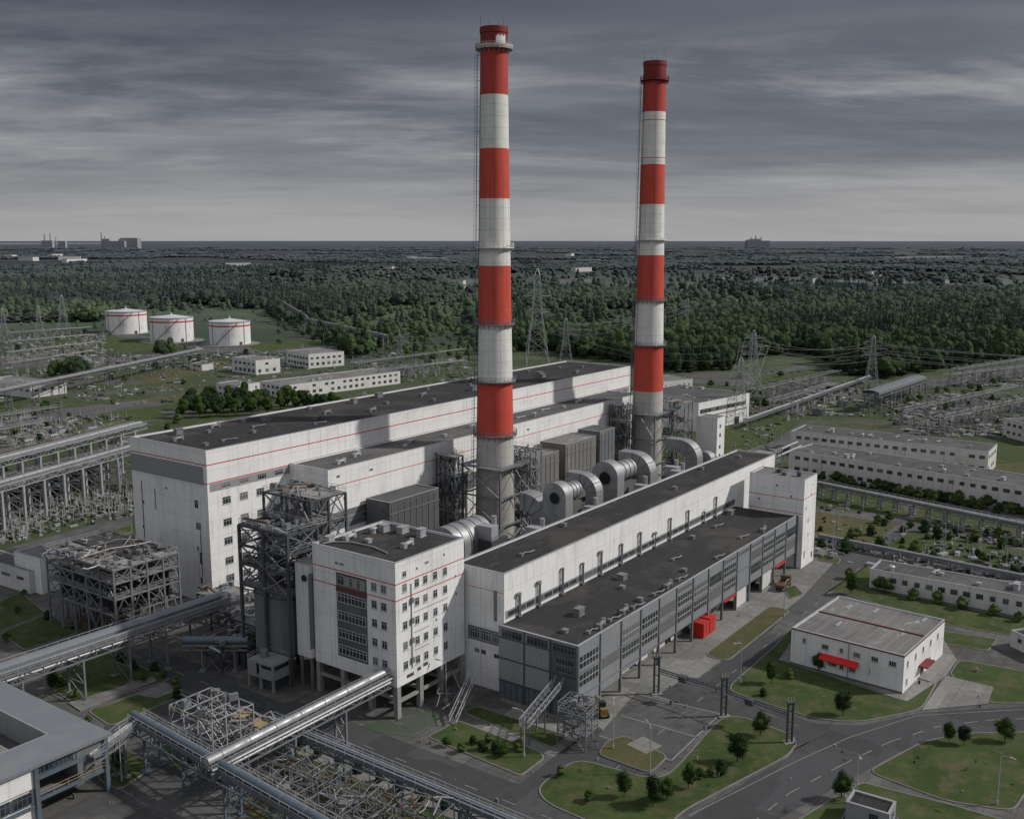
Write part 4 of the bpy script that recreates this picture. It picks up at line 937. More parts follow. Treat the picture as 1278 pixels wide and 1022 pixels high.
def fanhouse(t, w, d, h, tube_l, hole=True):
    "upright loaf shaped fan casing with a round inlet and a horizontal drum behind it"
    n = 16; ro = w / 2; cz = h - ro; b = MB()
    prof = [(-ro, 0)] + [(-ro * math.cos(math.pi * i / n), cz + ro * math.sin(math.pi * i / n)) for i in range(n + 1)] + [(ro, 0)]; k = len(prof)
    vs = [(0, x, z) for x, z in prof] + [(d, x, z) for x, z in prof]
    b.add(vs, [tuple(reversed(range(k))), tuple(range(k, 2 * k))]); b.add(vs, [(i, i + 1, k + i + 1, k + i) for i in range(k - 1)], True); part('casing', b, 'duct', t)
    if hole:
        b = MB(); b.tube((-.03, -.2, cz - .4), (-.12, -.2, cz - .4), ro * .42, n=24); hl = part('inlet', b, 'interior', t)  # dark disc on the face paints the shaded intake hole
        b = MB(); zr = MB(); zring(zr, ro * .42, 0, .16, .2, 24); b.add([(-.2 + z, -.2 + x, cz - .4 + y) for x, y, z in zr.v], zr.f); b.build('inlet_ring', M['steel'], hl)
    b = MB(); b.tube((d, 0, cz), (d + tube_l, 0, cz), ro * .66, n=24); part('drum', b, 'duct', t)
    b = MB()
    for q in range(4): x = d + tube_l * (q + .5) / 4; b.tube((x - .1, 0, cz), (x + .1, 0, cz), ro * .70, n=24)
    part('band', b, 'steel', t)
    b = MB(); b.box(d + .5, d + tube_l - .5, -ro * .7, ro * .7, 0, cz - ro * .7); part('plinth', b, 'concd', t)
YB = 2.0
dl = [('near, left of the chimney foot', 'F', G(585, 672, 6)), ]
# big drum at the near chimney's foot
t = thing('drum_duct', 'large shiny horizontal drum with seams in front of the near chimney foot', 'duct', (170.5, 142.0, 5.2), 0)
b = MB(); ro = 4.2
prof = [(-ro, 3)] + [(-ro * math.cos(math.pi * i / 16), 7.2 + ro * math.sin(math.pi * i / 16)) for i in range(17)] + [(ro, 3)]; k = len(prof)
b.add([(0, y, z) for y, z in prof] + [(13, y, z) for y, z in prof], [tuple(reversed(range(k))), tuple(range(k, 2 * k)), (0, k, 2 * k - 1, k - 1)]); b.add([(0, y, z) for y, z in prof] + [(13, y, z) for y, z in prof], [(i, i + 1, k + i + 1, k + i) for i in range(k - 1)], True); part('casing', b, 'duct', t)
b = MB()
for x in (2.4, 5, 5.7, 8.5, 11):
    for i in range(k - 1): b.bar((x, prof[i][0] * 1.012, 7.2 + (prof[i][1] - 7.2) * 1.012), (x, prof[i + 1][0] * 1.012, 7.2 + (prof[i + 1][1] - 7.2) * 1.012), .16)
part('band', b, 'steel', t)
b = MB()
for x in (1, 6, 11.5): b.box(x, x + .8, -3.8, 3.8, -5.2, 3.05)
part('saddle', b, 'concd', t)
def duct_run(name, label, x, y, w, h, th, d):
    t = thing(name, label, 'duct', (x, y, 0), math.pi / 2, 'curved ducts behind the turbine hall'); ubend(t, w, d, h, th)
    return t
def bent(name, label, x, y, L, h, s):
    "square duct coming from the chimney side, level, then curving down towards the hall"
    t = thing(name, label, 'duct', (x, y, 0), 0, 'curved ducts behind the turbine hall'); b = MB(); n = 10; r = s * 1.5
    out_ = [(L, h)] + [(r * (1 - math.sin(math.pi / 2 * i / n)), h - r + r * math.cos(math.pi / 2 * i / n)) for i in range(n + 1)] + [(0, 0)]
    ri = r - s; inn = [(L, h - s)] + [(s + ri * (1 - math.sin(math.pi / 2 * i / n)), h - r + ri * math.cos(math.pi / 2 * i / n)) for i in range(n + 1)] + [(s, 0)]
    k = len(out_); vs = [(-s / 2, v, z) for v, z in out_] + [(-s / 2, v, z) for v, z in inn] + [(s / 2, v, z) for v, z in out_] + [(s / 2, v, z) for v, z in inn]; fs = []
    for i in range(k - 1): fs += [(i, i + 1, k + i + 1, k + i), (2 * k + i, 3 * k + i, 3 * k + i + 1, 2 * k + i + 1), (i, 2 * k + i, 2 * k + i + 1, i + 1), (k + i, k + i + 1, 3 * k + i + 1, 3 * k + i)]
    b.add(vs, fs); part('duct_bend', b, 'duct', t); b = MB()
    for i in range(1, k, 3):
        (v, z), (v2, z2) = out_[i], inn[i]; e = s / 2 + .04
        for p, q in (((-e, v, z), (e, v, z)), ((-e, v, z), (-e, v2, z2)), ((e, v, z), (e, v2, z2))): b.bar(p, q, .14)
    part('flange', b, 'steel', t)
    return t
bent('curved_duct', 'square duct curving down just right of the near chimney', 199.5, 132.0, 8, 19.5, 4.4)
t = thing('fan_casing', 'nearest loaf shaped fan casing with a dark round inlet', 'fan housing', (195.5, 128.8, 0), 0, 'fan casings between the chimneys'); fanhouse(t, 6.5, 3.2, 23.8, 6)
bent('curved_duct', 'square duct looping over between the two fan casings', 211.0, 125.5, 9, 23.2, 3.2)
t = thing('fan_casing', 'middle loaf shaped fan casing with a dark round inlet and a long drum', 'fan housing', (219.5, 129.3, 0), 0, 'fan casings between the chimneys'); fanhouse(t, 7.7, 3.4, 24.6, 9)
bent('curved_duct', 'square duct arching down left of the far chimney', 240.0, 126.0, 10, 23.4, 3.8)
bent('curved_duct', 'square duct curving down right of the far chimney', 284.5, 133.5, 11, 19.0, 4.0)
t = thing('fan_casing', 'smaller fan casing without an inlet tucked beside the far chimney', 'fan housing', (288, 134, 0), 0, 'fan casings between the chimneys'); fanhouse(t, 5.5, 3, 15, 3, False)
rr = random.Random(77)
for k, (x, y, sx_, sy_, h) in enumerate(((178, 134, 6, 5, 16), (186, 126, 6, 5, 15), (203, 122, 5, 4, 17), (207, 136, 6, 4, 16), (226, 121, 5, 4, 18), (231, 132, 6, 5, 17), (250, 122, 6, 5, 17), (262, 130, 6, 5, 15), (272, 126, 6, 4, 13))):
    t = thing('motor_block', 'grey machine block among the ducts, %s from the office block' % NTH[k], 'machine', (x, y, 0), 0, 'machine blocks in the duct yard'); b = MB()
    b.box(0, sx_, 0, sy_, 0, h * .8); part('housing', b, rr.choice(['steel', 'steeld', 'conc']), t); b = MB(); b.box(.4, sx_ * .5, .4, sy_ - .4, h * .8, h); b.tube((sx_ * .7, sy_ / 2, h * .8), (sx_ * .7, sy_ / 2, h * 1.1), .6, n=12); part('top_box', b, 'steell', t)
    b = MB(); railing(b, 0, sx_, 0, sy_, h * .8); part('railing', b, 'steell', t)
M['greypan'] = m_wall('brownish_grey_panel', (.17, .165, .155), (2.4, 1.1), .6, .4)
# filter boxes in front of the bunker hall
for k, (x0, x1, y0, y1, z0, z1, m, rm, lab) in enumerate(((172, 190, 159.5, 167.0, 0, 19.3, 'paneldark', 'roof2', 'dark grey filter house left of the near chimney'), (229.5, 241.5, 157.5, 166.5, 4, 20.3, 'greypan', 'roof3', 'grey panelled filter house right of the near chimney'),
        (245, 262, 157.5, 166.5, 4, 21.5, 'greypan', 'roof3', 'larger grey panelled filter house between the chimneys'), (266, 275, 158.5, 166.5, 0, 22, 'dgrey', 'roof2', 'dark square casing with a round port left of the far chimney'))):
    t = thing('filter_house', lab, 'filter house', (0, 0, 0), 0, 'filter houses behind the ducts'); shell(t, x0, x1, y0, y1, z0, z1, m, rm, .3, .25)
    b = MB()
    for u in range(int((x1 - x0) / 2.2)): b.box(x0 + .8 + u * 2.2, x0 + .95 + u * 2.2, y0 - .14, y0 - .0, z0 + .2, z1 - .8)
    for zz in (z0 + 4, z0 + 8, z1 - 3): b.box(x0, x1, y0 - .18, y0 - .02, zz, zz + .2)
    part('rib', b, 'steel', t)
    if z0:
        for x in (x0 + .4, (x0 + x1) / 2, x1 - .8):
            for y in (y0 + .4, y1 - .8): b = MB(); b.box(x, x + .5, y, y + .5, 0, z0); part('leg', b, 'steeld', t)
        b = MB()
        for u in range(3): x = x0 + 1 + u * (x1 - x0 - 2) / 3; ww = (x1 - x0 - 2) / 3 - .3; cx_, cy_ = x + ww / 2, (y0 + y1) / 2; b.add([(x, y0 + .5, z0), (x + ww, y0 + .5, z0), (x + ww, y1 - .5, z0), (x, y1 - .5, z0), (cx_ - .5, cy_ - .5, 1), (cx_ + .5, cy_ - .5, 1), (cx_ + .5, cy_ + .5, 1), (cx_ - .5, cy_ + .5, 1)], [(0, 1, 5, 4), (1, 2, 6, 5), (2, 3, 7, 6), (3, 0, 4, 7), (4, 5, 6, 7)])
        part('hopper', b, 'dgrey', t)
    if k == 3: b = MB(); b.tube((x0 + 8, y0 - .35, 6), (x0 + 8, y0 - .1, 6), 2, n=20); part('port', b, 'interior', t)
# pipes on low frames running along behind the turbine hall
for k, (y, z, r_, m, lab) in enumerate(((115.4, 13.5, .35, 'steell', 'thin pale pipe'), (116.8, 14.6, .45, 'duct', 'thick shiny pipe'), (118.2, 13.9, .25, 'rust', 'rusty thin pipe'))):
    b = MB(); b.path([(150, y, z), (205, y, z), (207, y + .8, z + .8), (232, y + .8, z + .8), (234, y, z), (322, y, z)], r_, 8)
    tag(b.build('yard_pipe', M[m]), lab + ' running behind the turbine hall below the ducts', 'pipe', 'pipes behind the turbine hall')
t = thing('pipe_scaffold', 'long low steel frame with walkway and railings behind the turbine hall', 'steel frame', (146, 114.2, 0))
lattice(t, [12 * i for i in range(14)], [0, 6.0], [0, 6.5, 12, 15.5], .22, 'steel', 61, decks=(2, 3), prob=.6, pipes=40, mb_m='steell', extra=90)

# ================================================================== front left process tower
t = thing('process_tower', 'dark open steel tower with platforms standing between the tallest hall and the office block', 'steel tower', (118.5, 134.6, 0))
lattice(t, [0, 7.2], [0, 6.4, 13.0], [0, 17.0, 21, 24.6, 28.3], .5, 'steeld', 70, decks=(1, 2, 3, 4), prob=.9, pipes=30, mb_m='steel', extra=50, pr=.13, skip0=True)
b = MB(); b.prism([(.5, 3.0), (2.0, 1.4), (5.4, 1.4), (6.8, 3.0), (6.8, 10.2), (5.4, 11.8), (2.0, 11.8), (.5, 10.2)], 4.6, 16.4); v = part('silo', b, 'dgrey', t)
b = MB(); b.box(.46, .52, 6.5, 6.6, 4.8, 16.2); b.build('seam', M['steeld'], v)
for z in (4.9, 15.6): b = MB(); b.prism([(.4, 3.0), (1.95, 1.3), (5.45, 1.3), (6.9, 3.0), (6.9, 10.2), (5.45, 11.9), (1.95, 11.9), (.4, 10.2)], z, z + .25); b.build('hoop', M['steeld'], v)
b = MB(); b.tube((3.6, 6.6, 1.4), (3.6, 6.6, 4.6), .8, 3.0, 16); part('hopper', b, 'steeld', t)
b = MB(); b.tube((3.6, 9.0, 17.3), (3.6, 9.0, 24), 2.3, n=20); part('vessel', b, 'dgrey', t)
t = thing('process_tower', 'taller steel tower of platforms standing behind the dark silo tower against the bunker hall', 'steel tower', (127.0, 137.5, 0))
lattice(t, [0, 4.5, 9.0], [0, 6.5, 13], [0, 9, 17, 22.5, 27.5, 32.3], .4, 'steeld', 71, decks=(3, 4, 5), prob=.8, pipes=26, mb_m='steel', extra=50)
b = MB(); b.tube((4.5, 6.5, 6), (4.5, 6.5, 25), 3.2, n=24); part('vessel', b, 'dgrey', t)
t = thing('stair_shaft', 'narrow stained white shaft hanging between the process tower and the office block', 'shaft', (119.4, 130.25, 0))
shell(t, 0, 5, 0, 3.6, 6.2, 23.5, 'white2', 'conc', .2, .2); b = MB()
for x in (.3, 4.3): b.box(x, x + .4, .3, .7, 0, 6.2); b.box(x, x + .4, 2.9, 3.3, 0, 6.2)
part('leg', b, 'steel', t)
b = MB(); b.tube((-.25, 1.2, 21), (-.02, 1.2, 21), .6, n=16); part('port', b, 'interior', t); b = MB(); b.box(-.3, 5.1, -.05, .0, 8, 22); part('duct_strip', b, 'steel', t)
t = thing('base_cabin', 'small broken looking grey cabin at the foot of the process tower', 'cabin', (113.8, 134.6, 0), .05)
b = MB(); b.box(.6, 5.2, .3, 6.8, 2.4, 2.7); b.box(0.6, 5.2, .3, 6.8, 5.0, 5.3); part('slab', b, 'greywall', t); b = MB()
for (x, y) in ((.6, .3), (.6, 3.4), (.6, 6.4), (4.8, .3), (4.8, 6.4)): b.box(x, x + .4, y, y + .4, 0, 5.0)
b.box(.6, .85, .7, 3.4, 2.7, 4.2); b.box(.6, .85, 4.6, 6.4, 2.7, 5.0); b.box(1.0, 4.8, .3, .5, 2.7, 4.1); part('wall', b, 'greywall', t)
b = MB(); b.box(1.6, 4.6, 1.2, 6.0, 0, 4.8); part('core', b, 'steeld', t); b = MB(); railing(b, .6, 5.2, .3, 6.8, 5.3, .9); part('railing', b, 'steell', t)
b = MB(); b.tube((3, 5, 5.3), (3, 5, 6.6), .8, n=14); part('tank', b, 'steel', t)
flat('pavement', [(112.6, 130.5), (114.6, 129.8), (128, 130), (128, 147), (116, 147.5), (113, 143)], M['pavingd'], .10, px=False)
for k, (x, y, a, b_, h) in enumerate(((110, 150, 8, 5, 5), (119, 149, 8, 9, 6), (129, 150, 9, 8, 5), (121, 160, 10, 7, 5.5), (126, 171, 8, 7, 5))):
    t = thing('low_scaffold', 'low dark steel frame with pipes under the elevated bridge, %s from the road' % NTH[k], 'steel frame', (x + 5, y, 0), 0, 'low frames under the pipe bridge')
    lattice(t, [0, a / 2, a], [0, b_], [0, h * .5, h], .3, 'steeld', 80 + k, decks=(2,), prob=.6, pipes=10, extra=20)

# burnt looking open frame left of the tallest hall
t = thing('open_steelwork', 'large tangled open steel frame full of bent pipes left of the tallest hall', 'steel frame', (110, 175.5, 0))
lattice(t, [0, 3.75, 7.5, 11.25, 15], [0, 4.8, 9.6, 14.4, 19.2, 24], [0, 6.8, 10.2, 13.4, 16.2], .34, 'steel', 90, decks=(2, 3, 4), prob=.5, pipes=60, mb_m='steel', extra=90, pr=.11)
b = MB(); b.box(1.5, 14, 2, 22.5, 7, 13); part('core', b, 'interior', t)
b = MB(); b.box(6, 14.8, 3, 23.8, 16.5, 16.7); part('roof_sheet', b, 'roof', t)
b = MB(); r5 = random.Random(9)
for k in range(26): b.cbox((r5.uniform(0, 15), r5.uniform(0, 24), r5.uniform(16.4, 16.8)), (r5.uniform(.6, 3), r5.uniform(.4, 2), r5.uniform(.1, .7)), r5.uniform(0, 3))
part('loose_sheet', b, 'concd', t)
b = MB()
for k in range(24):
    a = Vector((r5.uniform(0, 15), r5.uniform(0, 24), 16.6)); q_ = a + Vector((r5.uniform(-4, 4), r5.uniform(-4, 4), r5.uniform(-.2, .9))); zigpipe(b, a, q_, r5.uniform(.07, .2), r5, 3, .5)
part('bent_pipe', b, 'steell', t)
b = MB()
for k in range(40): b.cbox((r5.uniform(1, 14), r5.uniform(1, 23), 0.02), (r5.uniform(.6, 2), r5.uniform(.6, 2), r5.uniform(.4, 1.8)), r5.uniform(0, 3))
tag(b.build('machinery_pile', M['rust'], loc=(110, 175.5, 0)), 'rusty machine pieces lying under the tangled steel frame', 'machinery', kind='stuff')

# ================================================================== elevated bridges
def bridge(name, label, A, B, z, w, pipes, trest, cover=None, truss=1.6, mt='steel', grp=None, rail=True, light='steell', h_end=None, legw=.34):
    A = Vector((A[0], A[1], 0)); B = Vector((B[0], B[1], 0)); d = B - A; L = d.length; a = math.atan2(d.y, d.x)
    t = thing(name, label, 'pipe bridge', A, a, grp); b = MB()
    n = max(2, int(L / 3.2))
    for s in (-w / 2, w / 2):
        for zz in (z - truss, z): b.bar((0, s, zz), (L, s, zz), .22)
        for i in range(n):
            x0, x1 = L * i / n, L * (i + 1) / n; b.bar((x0, s, z - truss), (x0, s, z), .13); b.bar((x0, s, z - truss) if i % 2 else (x0, s, z), (x1, s, z) if i % 2 else (x1, s, z - truss), .12)
    for i in range(n + 1): b.bar((L * i / n, -w / 2, z), (L * i / n, w / 2, z), .14); b.bar((L * i / n, -w / 2, z - truss), (L * i / n, w / 2, z - truss), .12)
    part('truss', b, mt, t)
    b = MB(); b.box(0, L, -w / 2 + .1, -w / 2 + 1.2 if w > 2 else 0, z + .1, z + .18); part('walkway', b, 'steel', t)
    for (o, zz, r_, m) in pipes:
        b = MB(); b.tube((0, o, z + zz + r_), (L, o, z + zz + r_), r_, n=14); pp = part('pipe', b, m, t)
        if r_ > .3:
            for i in range(min(100, int(L / 5))): x = 2.5 + i * 5; b = MB(); b.tube((x - .07, o, z + zz + r_), (x + .07, o, z + zz + r_), r_ + .05, n=14); b.build('band', M['steel'], pp)
    if cover:
        b = MB(); o0, o1, ht = cover; nseg = 8; pr_ = [(o0 + (o1 - o0) * i / nseg, z + ht * (1 - (2 * i / nseg - 1) ** 2 * .45)) for i in range(nseg + 1)]
        vs = [(0, y, zz) for y, zz in pr_] + [(L, y, zz) for y, zz in pr_]; k = nseg + 1; b.add(vs, [(i, k + i, k + i + 1, i + 1) for i in range(nseg)])
        b.box(0, L, o0, o0 + .1, z - .4, pr_[0][1] - .01); b.box(0, L, o1 - .1, o1, z - .4, pr_[-1][1] - .01); part('cover', b, 'seamroof', t)
    if rail:
        b = MB()
        for s in (-w / 2, w / 2):
            for zz in (.6, 1.15): b.bar((0, s, z + zz), (L, s, z + zz), .07)
            for i in range(int(L / 2)): b.bar((i * 2, s, z), (i * 2, s, z + 1.15), .06)
        part('railing', b, light, t)
    for f in trest:
        x = L * f; b = MB(); hw = w / 2
        for s in (-hw, hw): b.box(x - legw / 2, x + legw / 2, s - legw / 2, s + legw / 2, 0, z - truss)
        zz = 0; k = 0
        while zz < z - truss - 1: z2 = min(zz + 3, z - truss); b.bar((x, -hw, zz), (x, hw, z2), .13); b.bar((x, hw, zz), (x, -hw, z2), .13); b.bar((x, -hw, z2), (x, hw, z2), .15); zz = z2
        b.box(x - .6, x + .6, -hw - .6, -hw + .6, 0, .3); b.box(x - .6, x + .6, hw - .6, hw + .6, 0, .3); part('trestle', b, mt, t)
    return t
bridge('pipe_bridge', 'widest elevated bridge with a rounded grey cover from the left edge to the process tower', (64, 163.3), (128, 161.8), 9.0, 5.4, [(-1.8, .15, .32, 'steel'), (-2.4, -.9, .26, 'steell'), (-.6, -1.0, .28, 'steel')], (.14, .29, .46, .6, .72, .86), (0.1, 2.8, 1.1))
bridge('covered_pipe', 'shiny round conveyor pipe on a truss running into the underside of the office block', (82.5, 112.1), (121, 112.5), 7.4, 2.4, [(0, .2, .68, 'duct'), (-1.1, -.9, .22, 'steell'), (-1.3, -.2, .18, 'steell')], (.12, .4, .68), rail=True)
bridge('pipe_bridge', 'pipe bridge with a blue grey pipe crossing the bottom left of the picture', (86.5, 134.5), (80.5, 60), 6.8, 2.6, [(-.4, .2, .62, 'steelb'), (.8, .1, .2, 'steell'), (1.1, .1, .15, 'steell')], (.06, .2, .34, .48, .62, .8), mt='steelb')
bridge('pipe_bridge', 'short cable bridge from the lower left building to the blue grey pipe', (75.5, 129.6), (87, 133.8), 6.6, 1.8, [(0, .1, .25, 'steell'), (.5, .1, .18, 'steell')], (.55,), truss=1.0)
bridge('pipe_bridge', 'pipe bridge along the far side of the pipe frames beside the shrubs', (100.5, 120), (99, 40), 5.0, 1.8, [(0, .1, .35, 'steelb'), (-.6, .1, .2, 'steel'), (.6, .1, .2, 'steell')], (.05, .2, .35, .5, .65, .8), truss=.9, mt='steelb')
bridge('pipe_bridge', 'dark blue pipe stub crossing low under the wide bridge beside the process tower', (112, 157), (119, 147), 5.0, 1.8, [(0, .1, .75, 'steelb')], (.3, .8), truss=.8, rail=False)
bridge('pipe_bridge', 'tall cable bridge on columns across the fields behind the left depot', (190, 455), (425, 560), 9, 3.5, [(-.9, .1, .4, 'steell'), (.2, .1, .4, 'duct'), (1.2, .1, .3, 'steel')], [.03 + i * .08 for i in range(12)], truss=1.3)
bridge('pipe_bridge', 'distant elevated pipe line behind the storage tanks', (640, 690), (850, 975), 12, 4, [(0, .1, .7, 'steell')], [i * .08 for i in range(13)], rail=False, legw=.8)
bridge('pipe_bridge', 'distant elevated pipe line right of the storage tanks, dipping to the wood', (640, 690), (560, 520), 10, 4, [(0, .1, .6, 'steell'), (1.2, .1, .5, 'steel')], [i * .1 for i in range(11)], rail=False, legw=.8)
a_, b_ = G(1018, 618), G(1320, 682)
bridge('pipe_bridge', 'long low pipe bridge across the lawns below the two long parallel buildings', a_, b_, 4.0, 2.6, [(-.7, .1, .4, 'steell'), (.3, .1, .3, 'steel'), (1, .1, .25, 'steell')], [.02 + i * .07 for i in range(14)], truss=.9)
a_, b_ = G(1022, 677), G(1320, 738)
bridge('pipe_bridge', 'lowest pipe line and wall strip across the lawns behind the long annex', a_, b_, 1.8, 1.6, [(-.3, .1, .3, 'steel'), (.4, .1, .3, 'steell')], [.02 + i * .07 for i in range(14)], truss=.5, rail=False)
a_, b_ = G(1085, 515), G(1145, 493)
bridge('pipe_bridge', 'short roofed cable gallery on legs in the right switchyard', a_, b_, 9.0, 8, [], [.05, .25, .45, .65, .85, 1.0], cover=(-4, 4, 1.6), rail=False, legw=.5)
a_, b_ = G(930, 535), G(1085, 478)
bridge('pipe_bridge', 'thin pale pipe line rising left of the roofed gallery', a_, b_, 4.0, 2, [(0, .1, .3, 'steell')], [.05, .25, .45, .65, .85], rail=False, truss=.8)
# columns and deck in the left field
for k, (y_, x0, x1, z) in enumerate(((292, 120, 215, 15), (268, 100, 200, 12.5))):
    t = bridge('trestle_deck', ('far' if k == 0 else 'near') + ' long flat deck on tall pale columns left of the tallest hall', (x0, y_ - 45 * 0), (x1, y_ + 30), z, 9 - k * 3, [(-2 + k, .1, .4, 'steell'), (1, .1, .3, 'steel'), (2.4 - k, .1, .3, 'rust')], [.03 + i * .075 for i in range(13)], cover=(-3.5 + k, 3.5 - k, .5) if k == 0 else None, mt='steell', grp='decks on tall columns', legw=.7)
t = thing('pipe_scaffold', 'dense low frame of pipes under the tall decks at the left edge', 'steel frame', (98, 276, 0), .3)
lattice(t, [9 * i for i in range(12)], [0, 8, 16], [0, 3.5, 7], .3, 'steelb', 66, decks=(1, 2), prob=.6, pipes=40, mb_m='steel', extra=160)

# ================================================================== lower left building
Lb = thing('warehouse', 'grey roofed L shaped building around a sunken court at the lower left corner', 'warehouse')
zt = 9.2; b = MB()
b.box(73.9, 78.6, 130.0, 190, 3.2, zt - .5); part('wall', b, 'dgrey', Lb)
b = MB(); b.add([(50, 129.4, zt - .35), (79.2, 129.4, zt - .35), (79.2, 200, zt - .35), (73.2, 200, zt + .15), (73.2, 135.6, zt + .15), (50, 135.6, zt + .15)], [(0, 1, 4, 5), (1, 2, 3, 4)])
b.add([(50, 129.4, zt - .75), (79.2, 129.4, zt - .75), (79.2, 200, zt - .75), (50, 129.4, zt - .36), (79.2, 129.4, zt - .36), (79.2, 200, zt - .36)], [(0, 1, 4, 3), (1, 2, 5, 4)]); part('roof', b, 'seamroof', Lb)
b = MB(); b.box(50, 73.2, 135.6, 135.9, 5.5, zt + .14); b.box(72.9, 73.2, 135.9, 200, 5.5, zt + .14); part('court_wall', b, 'greywall', Lb)
b = MB(); b.box(40, 72.9, 135.9, 200, 5.2, 5.5); part('court_roof', b, 'roof2', Lb)
b = MB(); b.add([(40, 142.8, 7.0), (64.5, 142.8, 7.0), (64.5, 200, 7.0), (40, 200, 7.0), (40, 142.8, 5.5), (64.5, 142.8, 5.5), (64.5, 200, 5.5)], [(0, 1, 2, 3), (4, 5, 1, 0), (5, 6, 2, 1)]); part('inner_roof', b, 'seamroof', Lb)
b = MB(); b.box(68.5, 70.2, 137.2, 190, 5.5, 6.3); part('inner_parapet', b, 'roof3', Lb)
for k in range(12): b = MB(); b.box(65.4, 67.6, 141 + k * 2.3, 142.0 + k * 2.3, 5.5, 5.72); part('skylight', b, 'steell', Lb)
b = MB(); b.box(50, 67.5, 130.0, 130.3, 5.4, zt - .4); b.box(50, 67.5, 130.3, 135.5, 0, zt - .9); part('wall', b, 'white', Lb)
stripe(Lb, 'Y', 130.0, 50, 67.5, 8.3, .16)
for k in range(5): window(Lb, 'Y', 129.98, 65.6 - k * 3.1, 4.2, 2.8, 1.8, 4, 2, 'steelb', sill=False)
b = MB(); b.box(67.5, 78.8, 129.9, 130.2, 6.3, 6.9); b.box(67.5, 78.8, 129.8, 130.1, 3.2, 3.7); b.box(50, 67.5, 129.8, 129.97, 2.6, 3.0); part('beam', b, 'steelb', Lb)
for x in (50.2, 67.7, 78.3): b = MB(); b.box(x - .3, x + .3, 129.6, 130.2, 0, zt - .8); part('column', b, 'steelb', Lb)
for x in (73, 78.3): b = MB(); b.box(x - .3, x + .3, 136, 136.6, 0, zt - .8); part('column', b, 'steelb', Lb)
for k in range(4): window(Lb, 'Y', 130.1, 69.1 + k * 2.75, 7.65, 2.6, 1.3, 4, 2, 'steelb', sill=False)
b = MB(); b.box(68, 78, 131.5, 135, 3.0, 3.2); dk = part('deck', b, 'steel', Lb); b = MB(); railing(b, 67.9, 78.6, 129.7, 135, 3.7); b.build('railing', M['yellow'], dk)
b = MB(); b.box(68, 78, 134.6, 135.4, 0, 6); part('back_wall', b, 'paneldark', Lb)

# ================================================================== pipe frames at the bottom
t = thing('steel_cage', 'tall open cage of pale steel tubes beside the shiny conveyor pipe', 'steel frame', (89.3, 119.5, 0))
lattice(t, [0, 2.6, 5.2, 7.8], [0, 3.4, 6.8, 10.2], [0, 3, 6.2, 9.2], .17, 'steell', 101, decks=(1,), prob=.5, pipes=16, mb_m='steell', extra=10, pr=.09)
t = thing('steel_cage', 'lower cage of steel tubes with timber platforms behind the tall cage', 'steel frame', (97.3, 117.5, 0))
lattice(t, [0, 3], [0, 3.5, 7, 10], [0, 3.2, 5.6], .18, 'steel', 102, prob=.5, pipes=10, mb_m='steell', pr=.08)
for k, (x, y) in enumerate(((98.2, 124), (98.0, 119.5))):
    t = thing('timber_stack', ('left' if k == 0 else 'right') + ' stack of pale planks lying on the lower cage', 'timber', (x, y, 5.75), .1, 'plank stacks on the cage'); r6 = random.Random(k)
    for i in range(9): b = MB(); b.cbox((r6.uniform(-.2, .2), -1.3 + i * .3, r6.choice((0, .08))), (2.4, .24, .07), r6.uniform(-.08, .08)); part('plank', b, 'yellow', t)
spots = [(88, 101), (88, 88), (87, 75), (93.5, 104), (93.5, 92), (93.5, 80), (88, 113)]
for k, (x, y) in enumerate(spots):
    t = thing('pipe_scaffold', 'pale tube frame over the gravel between the two pipe bridges, %s from the cage' % ('nearest' if k == 6 else NTH[k] + ' row'), 'steel frame', (x, y, 0), .02 * k, 'tube frames at the bottom edge')
    h = 4.2 + (k % 3) * .6
    lattice(t, [0, 2.4, 4.8], [0, 3.4, 6.8, 10.0] if k != 6 else [0, 4], [0, h * .55, h], .13, 'steel', 110 + k, prob=.4, pipes=10, mb_m='steel', pr=.06, extra=2)
t = thing('stair_scaffold', 'open steel stair and pipe frame at the near corner of the glazed annex', 'steel frame', (129.0, 78.7, 0), .1)
lattice(t, [0, 2.2, 4.4], [0, 2.5, 5.0], [0, 2.6, 5.2, 7.4], .14, 'steel', 120, decks=(1, 2), prob=.6, pipes=8, mb_m='steel', pr=.07, extra=6)
t = thing('service_ramp', 'steel ramp frame leaning down from the corner below the annex end wall', 'steel frame', (125.4, 87.4, 0), .0)
b = MB()
for s in (0, 1.6):
    for zz in (0, 1.2): b.bar((0, s, 3.0 + zz), (9.5, s, 6.2 + zz), .13)
    for i in range(9): b.bar((i * 1.18, s, 3 + i * .4), (i * 1.18, s, 4.2 + i * .4), .09); b.bar((i * 1.18, s, 3 + i * .4), ((i + 1) * 1.18, s, 4.6 + i * .4), .08)
for i in range(10): b.bar((i * 1.05, 0, 3 + i * .35), (i * 1.05, 1.6, 3 + i * .35), .1)
part('ramp_truss', b, 'steell', t)
for (x, z) in ((.5, 3.2), (5, 4.6)):
    for s in (0, 1.6): b = MB(); b.bar((x, s, 0), (x, s, z), .2); part('leg', b, 'steel', t)
t = thing('service_ramp', 'small sloping pipe frame between the office block legs and the annex', 'steel frame', (124, 101, 0), .3)
b = MB()
for s in (0, 1.2):
    b.bar((0, s, .6), (10, s, 4.6), .14); b.bar((0, s, 1.6), (10, s, 5.6), .12)
    for i in range(8): b.bar((i * 1.25, s, .6 + i * .5), (i * 1.25, s, 1.6 + i * .5), .08)
part('ramp_truss', b, 'steell', t)
r7 = random.Random(4); b = MB()
for i in range(14): zigpipe(b, (4 + r7.uniform(-2, 6), r7.uniform(-1, 6), r7.uniform(.5, 4)), (8 + r7.uniform(-2, 4), r7.uniform(-1, 6), r7.uniform(1, 5)), .09, r7, 3, .7)
part('pipe', b, 'steel', t)

